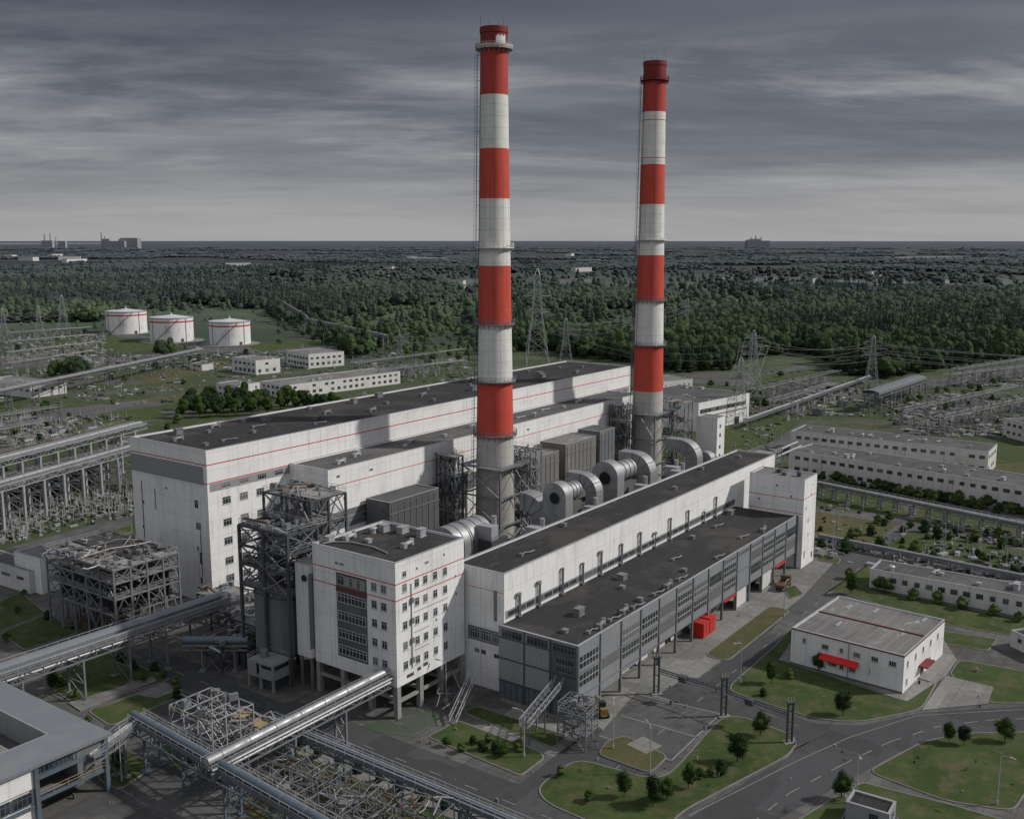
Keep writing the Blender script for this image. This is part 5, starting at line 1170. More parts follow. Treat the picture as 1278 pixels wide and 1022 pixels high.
for pts in ([(86, 98), (93, 98), (93, 112), (86, 112)], [(94.5, 70), (99.5, 70), (99.5, 116), (94.5, 116)], [(84.6, 74), (92, 74), (92, 95), (84.6, 95)], [(100.2, 50), (102.1, 50), (102.1, 146), (100.2, 146)]):
    lawn(pts, 'grassb' if pts[0][0] < 95 else 'grass', 0, 1, px=False, h=.03)
# portal posts with a pipe bundle over the side road
gp = [(G(819, 866), 'left'), (G(903, 894), 'middle'), (G(985, 927), 'right')]
for (p, s_) in gp:
    t = thing('twin_post', s_ + 'most of three dark twin posts carrying pipes beside the side road', 'post', p, YAW - math.pi / 2 + .25, 'twin posts with pipes')
    for dx in (-.45, .45): b = MB(); b.tube((dx, 0, 0), (dx, 0, 7.0), .2, n=10); part('post', b, 'steeld', t)
    b = MB(); b.box(-1, 1, -.6, .6, 0, .25); part('base', b, 'conc', t)
    for z in (1.5, 3.5, 5.5, 6.6): b = MB(); b.box(-.45, .45, -.07, .07, z, z + .12); part('cross_plate', b, 'steeld', t)
    b = MB(); b.box(-.8, .8, -.3, .3, 6.95, 7.1); part('cap_plate', b, 'steeld', t)
    for k in range(3): b = MB(); b.tube((-.5 + k * .5, 0, 7.1), (-.5 + k * .5, 0, 7.9), .1, .05, 8); part('insulator', b, 'insul', t)
for (p, q, lab) in ((gp[0][0], gp[1][0], 'left'), (gp[1][0], gp[2][0], 'right')):
    d = q - p; t = thing('pipe_bundle', 'bundle of thin pipes with a ladder truss between the ' + lab + ' pair of twin posts', 'pipes', p, math.atan2(d.y, d.x), 'pipe bundles between twin posts'); L = d.length
    for k in range(3): b = MB(); b.tube((.4, -.3 + k * .3, 4.3 + k * .25), (L - .4, -.3 + k * .3, 4.3 + k * .25), .1, n=8); part('pipe', b, 'steeld' if k else 'steel', t)
    b = MB()
    for i in range(int(L / .9)): b.bar((.5 + i * .9, -.35, 4.2), (.5 + i * .9, .35, 4.95), .07)
    part('rung', b, 'steel', t)
    b = MB(); b.box(L * .35, L * .35 + 1.4, -.6, .6, 4.0, 5.0); part('valve_box', b, 'steeld', t)

# ================================================================== storage tanks
def tank(label, x, y, r, h, rungs):
    t = thing('storage_tank', label, 'storage tank', (x, y, 0), 0, 'white storage tanks')
    b = MB(); b.tube((0, 0, 0), (0, 0, h), r, n=64); part('shell', b, 'tankw', t)
    b = MB(); b.tube((0, 0, h), (0, 0, h + 2.6), r + .2, r * .08, 64); b.tube((0, 0, h + 2.6), (0, 0, h + 3.8), r * .05, n=12); rf = part('roof', b, 'tankr', t)
    b = MB(); b.tube((0, 0, h + 3.8), (0, 0, h + 5.4), .35, .1, 8); b.build('vent', M['steell'], rf)
    b = MB(); zring(b, r, h - 3.1, .06, 1.1, 64); part('stripe', b, 'red', t)
    b = MB(); zring(b, r + .15, h, .12, .9, 48); b2 = part('railing', b, 'steell', t)
    b = MB()
    for k in range(40): a = YAW + 2.6 + k * .03; b.cbox(((r + .6) * math.cos(a), (r + .6) * math.sin(a), k * h / 40), (.9, .9, .12), a)
    part('stair', b, 'steel', t)
    for k in range(3): a = YAW + math.pi + (-.7, .2, 1.0)[k]; b = MB(); b.tube(((r + .3) * math.cos(a), (r + .3) * math.sin(a), 0), ((r + .3) * math.cos(a), (r + .3) * math.sin(a), h), .18, n=6); part('pipe', b, 'steel', t)
    b = MB(); a = YAW + math.pi + .8; b.cbox((r * math.cos(a), r * math.sin(a), .2), (.8, 2, 2.4), a); part('hatch', b, 'rust', t)
M['tankw'] = m_wall('tank_white', (.72, .72, .72), (9., 1.3), .85, .35); M['tankr'] = m_plain('tank_roof_paint', (.55, .56, .58), .6, dirt=.4, sc=.12)
tank('left and farthest of three white tanks with a red stripe', 530.4, 800, 16.9, 18.4, 1); tank('middle one of three white tanks with a red stripe', 508.7, 706, 16.8, 18.4, 1); tank('right and nearest of three white tanks with a red stripe', 519.3, 647, 15.6, 17.2, 1)
for (x, y, r_) in ((530.4, 800, 24), (508.7, 706, 25), (519.3, 647, 23)):
    flat('tank_apron', [(x + r_ * math.cos(a * .2618), y + r_ * math.sin(a * .2618)) for a in range(24)], M['paving'], .05, px=False)

# ================================================================== pylons and wires
def pylon_mesh(h, base, arms, m='steell'):
    t = thing('lattice_pylon', '', 'pylon'); top = h * .035 + .3; w = max(.16, h * .0052)
    def half(z): 
        k = z / h
        return base / 2 * (1 - k / .55) + top * k / .55 * 1.2 if k < .55 else top * (1.2 - (k - .55) * 1.4)
    lv = [0, .14, .27, .38, .47, .55, .63, .71, .79, .87, .94]
    for (sx_, sy_) in ((1, 1), (1, -1), (-1, 1), (-1, -1)):
        b = MB()
        for a, c in zip(lv, lv[1:] + [1.0]):
            h0, h1 = half(a * h), half(c * h) if c < 1 else .15; b.bar((sx_ * h0, sy_ * h0, a * h), (sx_ * h1, sy_ * h1, c * h), w)
        part('leg', b, m, t)
    b = MB()
    for a, c in zip(lv, lv[1:]):
        h0, h1 = half(a * h), half(c * h); z0, z1 = a * h, c * h
        P0 = [(h0, h0), (-h0, h0), (-h0, -h0), (h0, -h0)]; P1 = [(h1, h1), (-h1, h1), (-h1, -h1), (h1, -h1)]
        for i in range(4):
            j = (i + 1) % 4; b.bar((*P0[i], z0), (*P1[j], z1), w * .6); b.bar((*P0[j], z0), (*P1[i], z1), w * .6); b.bar((*P1[i], z1), (*P1[j], z1), w * .6)
    part('bracing', b, m, t); tips = []
    for (f, L) in arms:
        z = f * h; b = MB(); q = half(z)
        for s in (-1, 1):
            for e in (-q, q): b.bar((s * q, e, z), (s * L, 0, z), w * .8); b.bar((s * q, e, z + h * .045), (s * L, 0, z), w * .6)
            for k in range(1, 4): x = s * (q + (L - q) * k / 4); b.bar((x, -q * (1 - k / 4), z), (x, q * (1 - k / 4), z), w * .4); b.bar((x, 0, z), (x, 0, z + h * .045 * (1 - k / 4)), w * .4)
            tips.append((s * L, 0, z - h * .04))
        arm = part('cross_arm', b, m, t); 
        for s in (-1, 1): b = MB(); b.tube((s * L, 0, z - h * .045), (s * L, 0, z), w * .6, n=6); b.build('insulator', M['insul'], arm)
    return t, tips
def place_py(label, gx, gy, h, base, arms, rz, m='steell'):
    t, tips = pylon_mesh(h, base, arms, m); p = G(gx, gy); t.location = p; t.rotation_euler.z = rz; t['label'] = label; t['group'] = 'lattice pylons'
    c, s = math.cos(rz), math.sin(rz); return [Vector((p.x + x * c - y * s, p.y + x * s + y * c, z)) for x, y, z in tips]
R_ = YAW - math.pi / 2 + .1
arms3 = lambda a: [(.62, a), (.74, a * 1.25), (.87, a * .8)]
W1 = place_py('tallest lattice pylon, between the two chimneys', 670, 455, 62, 15, [(.72, 9), (.55, 7)], R_, 'steell')
W2 = place_py('slim lattice pylon just right of the tallest one', 706, 450, 29, 8, arms3(5), R_)
W3 = place_py('lattice pylon right of the far chimney, left of the right switchyard', 938, 492, 34, 9, arms3(6.5), R_ + .1)
W4 = place_py('lattice pylon rising from the middle of the right switchyard', 1087, 484, 29, 7, arms3(6), R_ - .2)
W5 = place_py('lattice pylon left of the leftmost storage tank', 80, 417, 34, 10, arms3(6), R_)
W6 = place_py('lattice pylon second from the left edge above the left switchyard', 50, 420, 26, 8, arms3(5), R_ + .2)
W7 = place_py('small lattice pylon above the long white workshop left of the near chimney', 499, 452, 19, 7, arms3(4), R_)
W8 = place_py('lattice pylon at the left edge of the left switchyard', 6, 424, 26, 8, arms3(5), R_ + .1)
W9 = place_py('dim lattice pylon half hidden in the wood right of the far chimney', 857, 415, 30, 9, arms3(5), R_)
W10 = place_py('thin lattice pylon standing between the administration building and the right switchyard', 922, 530, 30, 6, arms3(4.5), R_)
def wires(label, A, B, sag=4, r=.07):
    b = MB(); n = 10
    for a, c in zip(A, B):
        pts = [a.lerp(c, i / n) - Vector((0, 0, sag * 4 * (i / n) * (1 - i / n))) for i in range(n + 1)]
        for p, q in zip(pts, pts[1:]): b.tube(p, q, r, n=4, caps=False)
    tag(b.build('power_line', M['steel']), label, 'power line', 'power lines between pylons')
wires('power line between the tallest pylon and the slim pylon beside it', W1, W2[:4]); wires('power line from the slim pylon to the one in the wood', W2, W9)
wires('power line from the pylon left of the right switchyard to the one in its middle', W3, W4); wires('power line between the two pylons left of the storage tanks', W5, W6)
wires('power line from the left edge pylon to its neighbour', W6, W8); wires('power line crossing to the thin pylon beside the administration building', W3, W10)
wires('power line from the slim pylon to the pylon right of the far chimney', W2, W3, 8, .09); wires('power line from the tallest pylon towards the small one on the left', W1, W7[:4], 6, .09)
wires('power line from the switchyard middle pylon off to the right', W4, [w_ + Vector((140, -260, 2)) for w_ in W4], 8, .09)

# ================================================================== switchyards
def gantry(n, bay, h, m='steell'):
    t = thing('switchyard_gantry', '', 'gantry'); L = n * bay
    for i in range(n + 1):
        b = MB(); x = i * bay
        for (dx, dy) in ((-.6, -.6), (.6, -.6), (.6, .6), (-.6, .6)): b.bar((x + dx * 1.6, dy * 1.6, 0), (x + dx * .5, dy * .5, h + 2.5), .16)
        for k in range(6):
            z0, z1 = h * k / 6, h * (k + 1) / 6; s = .9 - .5 * k / 6; b.bar((x - s, -s, z0), (x + s, -s, z1), .09); b.bar((x + s, s, z0), (x - s, s, z1), .09); b.bar((x - s, s, z0), (x - s, -s, z1), .09)
        part('column', b, m, t)
    b = MB()
    for (dy, z) in ((-.5, h), (.5, h), (-.5, h + 1.1), (.5, h + 1.1)): b.bar((0, dy, z), (L, dy, z), .13)
    for i in range(int(L / 1.6)): x = i * 1.6; b.bar((x, -.5, h), (x + 1.6, -.5, h + 1.1), .07); b.bar((x, .5, h + 1.1), (x + 1.6, .5, h), .07); b.bar((x, -.5, h), (x, .5, h), .07)
    bm = part('beam', b, m, t); b = MB()
    for i in range(n):
        for q in (.25, .5, .75): b.tube((i * bay + q * bay, 0, h - 1.6), (i * bay + q * bay, 0, h), .16, n=6)
    b.build('insulator', M['insul'], bm)
    return t
def busbar(label, p, q, z, n=3, gap=2.2):
    b = MB(); d = (q - p).normalized(); s = Vector((-d.y, d.x, 0))
    for k in range(n): o = s * gap * (k - 1); b.tube(p + o + Vector((0, 0, z)), q + o + Vector((0, 0, z)), .1, n=5)
    return b
def insulpost():
    t = thing('insulator_post', '', 'insulator'); b = MB()
    b.box(-.35, .35, -.35, .35, 0, .3); b.bar((-.2, 0, .3), (-.2, 0, 2.6), .12); b.bar((.2, 0, .3), (.2, 0, 2.6), .12); b.bar((-.9, 0, 2.6), (.9, 0, 2.6), .2); part('stand', b, 'steell', t)
    for x in (-.8, 0, .8):
        b = MB(); b.tube((x, 0, 2.7), (x, 0, 4.9), .13, n=6)
        for k in range(5): b.tube((x, 0, 2.9 + k * .4), (x, 0, 3.0 + k * .4), .3, .22, 8)
        part('insulator', b, 'insul', t)
    return t
def breaker():
    t = thing('circuit_breaker', '', 'switchgear'); b = MB(); b.box(-1.6, 1.6, -.6, .6, 0, .3); b.box(-1.4, -.2, -.5, .5, .3, 1.8); b.box(.3, 1.4, -.4, .4, .3, 2.2); part('cabinet', b, 'conc', t)
    b = MB(); b.tube((-.8, 0, 1.8), (-.8, 0, 4.2), .22, .14, 8); part('insulator', b, 'insul', t); b = MB(); b.tube((.8, 0, 2.2), (.8, 0, 4.4), .22, .14, 8); part('insulator', b, 'insul', t); b = MB(); b.tube((-.8, 0, 4.2), (.8, 0, 4.4), .2, n=8); part('interrupter', b, 'insul', t); return t
def transformer():
    t = thing('transformer', '', 'transformer'); b = MB(); b.box(-2.4, 2.4, -1.4, 1.4, .3, 3.2); b.box(-2.6, 2.6, -1.6, 1.6, 0, .3); part('tank_body', b, 'steel', t)
    b = MB()
    for k in range(9): b.box(-2.2 + k * .5, -2.05 + k * .5, -2.2, -1.42, .6, 2.9); b.box(-2.2 + k * .5, -2.05 + k * .5, 1.42, 2.2, .6, 2.9)
    part('radiator', b, 'steel', t); b = MB(); b.tube((-2.0, 0, 4.3), (1.5, 0, 4.3), .5, n=12); b.bar((-1.5, 0, 3.2), (-1.5, 0, 4), .2); b.bar((1, 0, 3.2), (1, 0, 4), .2); part('oil_drum', b, 'steell', t)
    for x in (-1.2, 0, 1.2): b = MB(); b.tube((x, -.9, 3.2), (x, -.9, 5.0), .2, .1, 8); part('bushing', b, 'insul', t)
    return t
protos = {'g': gantry(3, 11, 7.6, 'steel'), 'i': insulpost(), 'c': breaker(), 't': transformer()}
zones = {
  'left': dict(rows=[(G(10, 470), G(120, 452)), (G(10, 455), G(125, 440)), (G(10, 440), G(120, 430)), (G(10, 428), G(115, 420))], lab='left switchyard below the far pylons', ang=None),
  'right': dict(rows=[(G(960, 522), G(1040, 497)), (G(940, 506), G(1045, 480))], lab='pylon switchyard by the administration building', ang=None),
  'farright': dict(rows=[(G(1120, 535), G(1270, 500)), (G(1170, 545), G(1290, 517))], lab='switchyard beyond the roofed gallery', ang=None),
  'edge': dict(rows=[(G(1190, 478), G(1285, 462)), (G(1180, 486), G(1290, 472))], lab='right edge switchyard below the wood', ang=None),
  'midleft': dict(rows=[(G(-20, 565), G(60, 548)), (G(-20, 545), G(70, 530))], lab='small switchyard before the white depot', ang=None),
  'behind': dict(rows=[(G(440, 470), G(580, 450)), (G(470, 480), G(580, 466))], lab='switchyard behind the tallest hall', ang=None)}
used = set(); r8 = random.Random(33)
def put(key, loc, rz, label, grp):
    if key not in used: o = protos[key]; used.add(key); o.location = loc; o.rotation_euler.z = rz; o['label'] = label; o['group'] = grp; return o
    return dup(protos[key], loc, rz, label, grp)
gn = {}
for zn, zd in zones.items():
    for ri, (p, q) in enumerate(zd['rows']):
        d = q - p; L = d.length; a = math.atan2(d.y, d.x); u = d.normalized(); s = Vector((-u.y, u.x, 0)); k = 0; dd = 0
        n_ = int(L // 42)
        for k in range(max(1, n_)):
            put('g', p + u * (k * 42 + r8.uniform(0, 5)), a, 'steel gantry with hanging insulators in the ' + zd['lab'], 'gantries in the ' + zd['lab'])
        m_ = min(26, int(L / 6.5))
        for k in range(m_):
            key = r8.choice('iiiicci'); pp = p + u * (k * L / m_) + s * r8.uniform(4, 11) * (1 if ri % 2 else -1)
            put(key, pp, a + r8.choice((0, math.pi / 2)), ('three pole insulator stand' if key == 'i' else 'squat breaker with two insulators') + ' in the ' + zd['lab'], ('insulator stands' if key == 'i' else 'breakers') + ' in the ' + zd['lab'])
        if ri == 0:
            for k in range(2): put('t', p + u * (L * (.3 + .4 * k)) + s * -14, a, 'grey finned transformer in the ' + zd['lab'], 'transformers in the ' + zd['lab'])
        b = busbar('', p, q, 8.2); tag(b.build('busbar', M['steell']), 'three parallel wires strung above the ' + zd['lab'], 'wires', 'overhead wires in the ' + zd['lab'])
# lamp posts
def lamp():
    t = thing('street_lamp', '', 'street lamp'); b = MB(); b.tube((0, 0, 0), (0, 0, 7.5), .11, .06, 8); b.tube((0, 0, 0), (0, 0, .8), .18, n=8); part('pole', b, 'steell', t)
    b = MB(); b.path([(0, 0, 7.4), (.3, 0, 7.8), (1.5, 0, 7.95)], .05, 6); part('arm', b, 'steell', t); b = MB(); b.box(1.2, 2.0, -.16, .16, 7.86, 8.0); part('lamp_head', b, 'conc', t); return t
lp = None
for k, (px_, py_, lab) in enumerate(((765, 935, 'lamp post at the near edge of the marked parking lot'), (811, 966, 'lamp post at the bottom corner of the parking lot'), (654, 945, 'lamp post on the lawn between the cross road and the annex'), (924, 852, 'lamp post at the corner of the lawn before the small office'),
        (1068, 1003, 'lamp post beside the gatehouse lawn'), (1244, 1005, 'lamp post on the bottom right lawn'), (1039, 692, 'lamp post by the far end of the stair tower'), (978, 770, 'lamp post beside the dry lawn near the annex'), (152, 975, 'lamp post on the small lawn beside the grey roofed warehouse'), (557, 878, 'lamp post near the office block legs'))):
    p = G(px_, py_)
    if lp is None: lp = lamp(); lp.location = p; lp.rotation_euler.z = .5; lp['label'] = lab; lp['group'] = 'lamp posts'
    else: dup(lp, p, k * .9, lab, 'lamp posts')
# skyline plant silhouettes
def far_plant(label, items, dist=11000):
    t = thing('distant_plant', label, 'power plant'); mat = M['farblue']
    for (px_, wpx, hpx, kind) in items:
        d = sight(px_, 302); p = Vector((d[0], d[1], 0)).normalized() * dist; k = dist / 1275.; b = MB()
        if kind == 'c': b.tube((p.x, p.y, 0), (p.x, p.y, 60 + hpx * k), wpx * k / 2, wpx * k * .35, 10); part('chimney', b, mat, t)
        else: b.cbox((p.x, p.y, 0), (wpx * k, wpx * k * .6, 60 + hpx * k), YAW - math.pi / 2); part('hall', b, mat, t)
M['farblue'] = m_plain('far_hazy_plant', (.27, .285, .305), 1, dirt=.1)  # pale blue grey with the distance haze painted into it
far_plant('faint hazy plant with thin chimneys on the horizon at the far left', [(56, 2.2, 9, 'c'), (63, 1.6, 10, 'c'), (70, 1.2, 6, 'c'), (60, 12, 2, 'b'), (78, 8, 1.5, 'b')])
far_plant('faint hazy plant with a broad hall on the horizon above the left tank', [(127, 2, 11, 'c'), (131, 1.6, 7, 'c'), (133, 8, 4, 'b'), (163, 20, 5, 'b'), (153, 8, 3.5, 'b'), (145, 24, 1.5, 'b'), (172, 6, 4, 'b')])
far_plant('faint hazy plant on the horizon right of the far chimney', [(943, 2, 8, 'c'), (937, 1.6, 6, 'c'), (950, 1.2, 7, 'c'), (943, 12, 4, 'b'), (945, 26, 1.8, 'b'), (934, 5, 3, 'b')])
# small street items


# ================================================================== vegetation
def rv(r): return Vector((r.gauss(0, 1), r.gauss(0, 1), r.gauss(0, 1))).normalized()
def icos(n):
    import bmesh
    bm = bmesh.new(); bmesh.ops.create_icosphere(bm, subdivisions=n, radius=1); v = [x.co.copy() for x in bm.verts]; f = [tuple(q.index for q in p.verts) for p in bm.faces]; bm.free(); return v, f
IC2 = icos(2); IC3 = icos(3)
def crown(seed, h, wd, leaves, ls, lobes=7, ic=IC2, base=.18, kind='b'):
    r = random.Random(seed); b = MB(); L = []; ig = .72 if leaves > 1000 else .9
    if kind == 'b':
        for k in range(lobes):
            a = r.uniform(0, 6.28); t = r.random(); zc = h * (base + .12 + .62 * t); rad = wd * .5 * (.55 if k else 0) * math.sin(math.pi * (.25 + .6 * t))
            L.append((Vector((math.cos(a) * rad, math.sin(a) * rad, zc)), Vector((wd * r.uniform(.24, .36), wd * r.uniform(.24, .36), h * r.uniform(.15, .24)))))
        L.append((Vector((0, 0, h * .82)), Vector((wd * .24, wd * .24, h * .18)))); L.append((Vector((0, 0, h * .5)), Vector((wd * .38, wd * .38, h * .28))))
    else:
        n = 6
        for k in range(n): t = k / (n - 1); L.append((Vector((r.uniform(-.05, .05) * wd, r.uniform(-.05, .05) * wd, h * (base + (.93 - base) * t))), Vector((wd * .5 * (1 - t * .86) * r.uniform(.85, 1.1), wd * .5 * (1 - t * .86) * r.uniform(.85, 1.1), h * .11))))
    for c, s in L:
        vs = []
        for v in ic[0]:
            d = 1 + .30 * mnoise.noise(v * 2.1 + Vector((seed * 3.1, c.z, c.x))) + .16 * mnoise.noise(v * 5.3 + c); vs.append((c.x + v.x * s.x * d * ig, c.y + v.y * s.y * d * ig, c.z + v.z * s.z * d * ig))
        b.add(vs, ic[1])
    tot = sum(s.x * s.z for c, s in L)
    for c, s in L:
        for k in range(int(leaves * s.x * s.z / tot)):
            v = rv(r); q = r.uniform(.85, 1.14); p = c + Vector((v.x * s.x, v.y * s.y, v.z * s.z)) * q
            n1_ = (v + rv(r) * .8).normalized(); a = n1_.orthogonal().normalized() * ls * r.uniform(.6, 1.3); bb = n1_.cross(a).normalized() * ls * r.uniform(.5, 1.1)
            b.add([tuple(p + a), tuple(p + bb), tuple(p - a * .9), tuple(p - bb)], [(0, 1, 2, 3)])
    return b
def trunk(seed, h, r0):
    r = random.Random(seed); b = MB(); b.path([(0, 0, 0), (r.uniform(-.1, .1), 0, h * .25), (r.uniform(-.2, .2), r.uniform(-.2, .2), h * .6)], r0, 6)
    for k in range(4): a = r.uniform(0, 6.28); z = h * r.uniform(.22, .42); b.tube((0, 0, z), (math.cos(a) * h * .16, math.sin(a) * h * .16, z + h * .2), r0 * .45, r0 * .15, 5)
    return b
def tree(name, seed, h, wd, leaves, ls, m, kind='b', base=.18, lobes=7, ic=IC2):
    t = thing(name, '', 'tree'); part('trunk', trunk(seed, h, h * .016 + .03), 'bark', t); c = part('crown', crown(seed, h, wd, leaves, ls, lobes, ic, base, kind), m, t); return t, c
LAWN = [tree('lawn_tree', 200 + k, 1.0 * 4.6, 2.9 + .3 * k, 1500, .12, ('leaf', 'leafd', 'leaf')[k], 'b', .22, 8) for k in range(3)]
FOR = [tree('woodland_tree', 300 + k, 13 + k % 3, 9 + (k % 2) * 1.5, 420, .42, ('leaf', 'leafd', 'leaf', 'leafp')[k], 'b', .10, 8) for k in range(4)] + \
      [tree('conifer_tree', 320 + k, 16 + k, 6.5, 420, .42, 'leafd', 'c', .12) for k in range(3)]
SHR = [tree('shrub', 340 + k, 2.4, 2.4, 420, .12, ('leafd', 'leafp', 'leaf')[k], 'b', .0, 5) for k in range(3)]
for t, c in SHR: t['category'] = 'shrub'
usedt = set()
def plant(proto, loc, s, label, grp, sz=None):
    t = proto[0]; a = rng.uniform(0, 6.28)
    if t.name not in usedt: usedt.add(t.name); t.location = loc; t.rotation_euler.z = a; t.scale = (s, s, sz or s); t['label'] = label; t['group'] = grp; return t
    return dup(t, loc, a, label, grp, (s, sz or s))
lt = [((779, 994), 1.05, 'tree with a round dark crown on the big front lawn, nearest its left corner'), ((815, 1006), 1.3, 'largest tree in the trio on the front lawn'), ((833, 999), .95, 'tree just right of the largest one on the front lawn'), ((859, 984), 1.0, 'tree up the slope from the trio on the front lawn'),
      ((920, 951), 1.35, 'big round tree in the right half of the front lawn'), ((949, 918), 1.15, 'tree near the twin post at the right tip of the front lawn'), ((963, 853), 1.1, 'dark round tree on the lawn left of the small office'), ((1052, 893), 1.25, 'lone tree at the bottom of the lawn below the small office'),
      ((1050, 996), 1.15, 'tree left of the gatehouse'), ((1184, 926), .9, 'thin tree on the upper edge of the bottom right lawn, left one'), ((1203, 930), .9, 'thin tree on the upper edge of the bottom right lawn, middle one'), ((1254, 926), 1.2, 'tree on the upper edge of the bottom right lawn, right one'),
      ((1062, 741), 1.35, 'wide tree left end of the long annex behind the small office'), ((998, 826), 1.0, 'sapling against the front wall of the small office, left one'), ((1022, 838), 1.0, 'sapling against the front wall of the small office, right one'),
      ((65, 862), 1.1, 'small tree at the edge of the warehouse roof on the left lawn'), ((148, 965), 1.0, 'small tree on the triangular lawn beside the warehouse post')]
for k, (p, s, lab) in enumerate(lt): plant(LAWN[k % 3], G(*p, .1), s * .70, lab, 'trees on the front lawns', s * (.85 if s < 1.2 else .78))
sh = [(557, 931), (590, 928), (601, 936), (618, 938), (647, 936), (610, 927), (575, 938), (628, 944), (700, 968), (735, 1000), (952, 868), (889, 968), (901, 965), (873, 972), (1002, 812), (985, 846)]
for p in sh: plant(SHR[rng.randrange(3)], G(*p, .1), rng.uniform(.6, .95), 'small bush on the lawns in front of the annex and office', 'small bushes on the front lawns')
for k in range(22): plant(SHR[0], Vector((103.4 + rng.uniform(-.2, .2), 148 - k * 4.3 - (10 if k > 2 else 0), .03)), rng.uniform(.55, .8), 'small clipped bush in the row along the near kerb of the cross road', 'clipped bushes along the cross road')
for p in [(150, 826), (165, 835), (193, 837), (205, 846), (220, 857), (96, 870), (110, 903), (30, 742), (22, 765), (60, 772), (8, 800), (90, 785), (75, 855), (180, 850), (215, 925), (240, 935)]:
    plant(SHR[rng.randrange(3)], G(*p, .1), rng.uniform(.5, .9), 'small bush on the lawns beside the wide pipe bridge', 'bushes by the wide pipe bridge')
for p in [(1095, 736), (1105, 739), (1140, 748), (1170, 752), (1200, 760), (1240, 768), (1272, 776), (1060, 722)]: plant(SHR[1 + p[0] % 2], G(*p, .1), rng.uniform(1, 1.4), 'bush growing against the long annex behind the small office', 'bushes at the long annex')
for k in range(34):
    x = 1000 + k * 8.6 + rng.uniform(-3, 3); plant(SHR[rng.randrange(3)], G(x, 597 + (x - 1000) * .165 + rng.uniform(-2, 4)), rng.uniform(1.0, 1.9), 'straggly bush along the foot of the two long parallel buildings', 'bushes below the long parallel buildings')
for k in range(46):
    x = rng.uniform(1020, 1290); y = 612 + (x - 1000) * .16 + rng.choice((22, 30, 48, 58, 66)) + rng.uniform(-6, 6); plant(SHR[rng.randrange(3)], G(x, y), rng.uniform(.6, 1.5), 'low bush on the rough lawns between the pipe lines', 'bushes between the pipe lines')
for k in range(16): x = 228 + k * 7.2 + rng.uniform(-2, 2); plant(FOR[rng.choice((0, 1, 2))], G(x, 522 - (k % 3) * 5 - k * .3), rng.uniform(.62, .85), 'leafy tree in the grove behind the tallest hall, left clump', 'trees of the left grove')
for k in range(9): x = 350 + k * 9; plant(FOR[rng.choice((0, 1, 2))], G(x, 511 - (k % 2) * 4), rng.uniform(.5, .65), 'leafy tree in the smaller clump below the long white workshop', 'trees of the small grove')
for k in range(9): plant(FOR[rng.choice((1, 2))], G(66 + k * 5 + rng.uniform(-2, 2), 474 - (k % 3) * 3), rng.uniform(.6, .85), 'dark tree in the clump behind the left depot', 'trees behind the depot')
plant(FOR[1], G(202, 448), .95, 'left one of two tall dark trees below the middle tank', 'two trees below the tank'); plant(FOR[2], G(213, 446), .9, 'right one of two tall dark trees below the middle tank', 'two trees below the tank')
for k in range(60):
    x, y = rng.uniform(0, 560), rng.uniform(432, 600)
    if y > 590 - x * .2 or (x > 330 and y > 460): continue
    plant(SHR[rng.randrange(3)], G(x, y), rng.uniform(.9, 2.2), 'scattered bush on the rough ground left of the plant', 'bushes on the left fields')
for k in range(70):
    x, y = rng.uniform(860, 1290), rng.uniform(470, 560)
    if y > 510 + max(0, (x - 1000)) * .1: continue
    plant(SHR[rng.randrange(3)], G(x, y), rng.uniform(.9, 1.9), 'scattered bush around the right switchyards', 'bushes on the right fields')
# woodland: edge trees one by one, the rest as one wood
BD = [(-80, 404), (130, 402), (140, 396), (330, 386), (345, 408), (420, 434), (432, 447), (560, 452), (640, 448), (700, 446), (760, 450), (848, 466), (915, 462), (925, 452), (1000, 440), (1012, 444), (1050, 468), (1105, 474), (1200, 458), (1340, 440)]
def bound(x):
    for (a, b), (c, d) in zip(BD, BD[1:]):
        if a <= x <= c: return b + (d - b) * (x - a) / (c - a)
    return 400
def clear(x, y, px, py):
    if 330 < px < 900 and py > 352 and mnoise.noise(Vector((x * .0042, y * .0042, 3.3))) > .02: return .86
    for (ex, ey, ea, eb) in ((505, 404, 105, 19), (905, 384, 75, 15), (600, 372, 60, 9), (250, 388, 90, 8), (770, 400, 45, 10), (1150, 366, 120, 6), (300, 352, 120, 5), (960, 352, 90, 5)):
        if ((px - ex) / ea) ** 2 + ((py - ey) / eb) ** 2 + .9 * mnoise.noise(Vector((x * .008, y * .008, 7))) < .9: return .96
    if px > 820 and py > 372: return 0
    if mnoise.noise(Vector((x * .0016, y * .0016, 9.1))) > .20: return .9
    if math.hypot(x, y) > 1600 and mnoise.noise(Vector((x * .0006, y * .0006, 1.7))) > .16: return .97
    return .0
wood = []; r9 = random.Random(99)
def try_tree(x, y, s):
    px, py = proj(x, y)
    if not (-60 < px < 1340): return
    if py > bound(px):
        if py < bound(px) + 24 and px < 420 and r9.random() < .05: wood.append((math.hypot(x, y), x, y, r9.uniform(.2, .45), True))
        return
    if 640 < px < 700 and py > 440: return
    c = clear(x, y, px, py); sh_ = False
    d_ = math.hypot(x, y)
    if d_ > 2600 and mnoise.noise(Vector((x * .0022, y * .0022, 4.4))) < -.22 + min(.38, (d_ - 2600) / 9000): return
    if r9.random() < c * .97:
        if r9.random() > .10 or math.hypot(x, y) > 1700: return
        s *= .45; sh_ = True
    elif c and r9.random() < .75: s *= r9.uniform(.3, .6); sh_ = True
    wood.append((math.hypot(x, y), x, y, s, sh_))
rad = 340.0
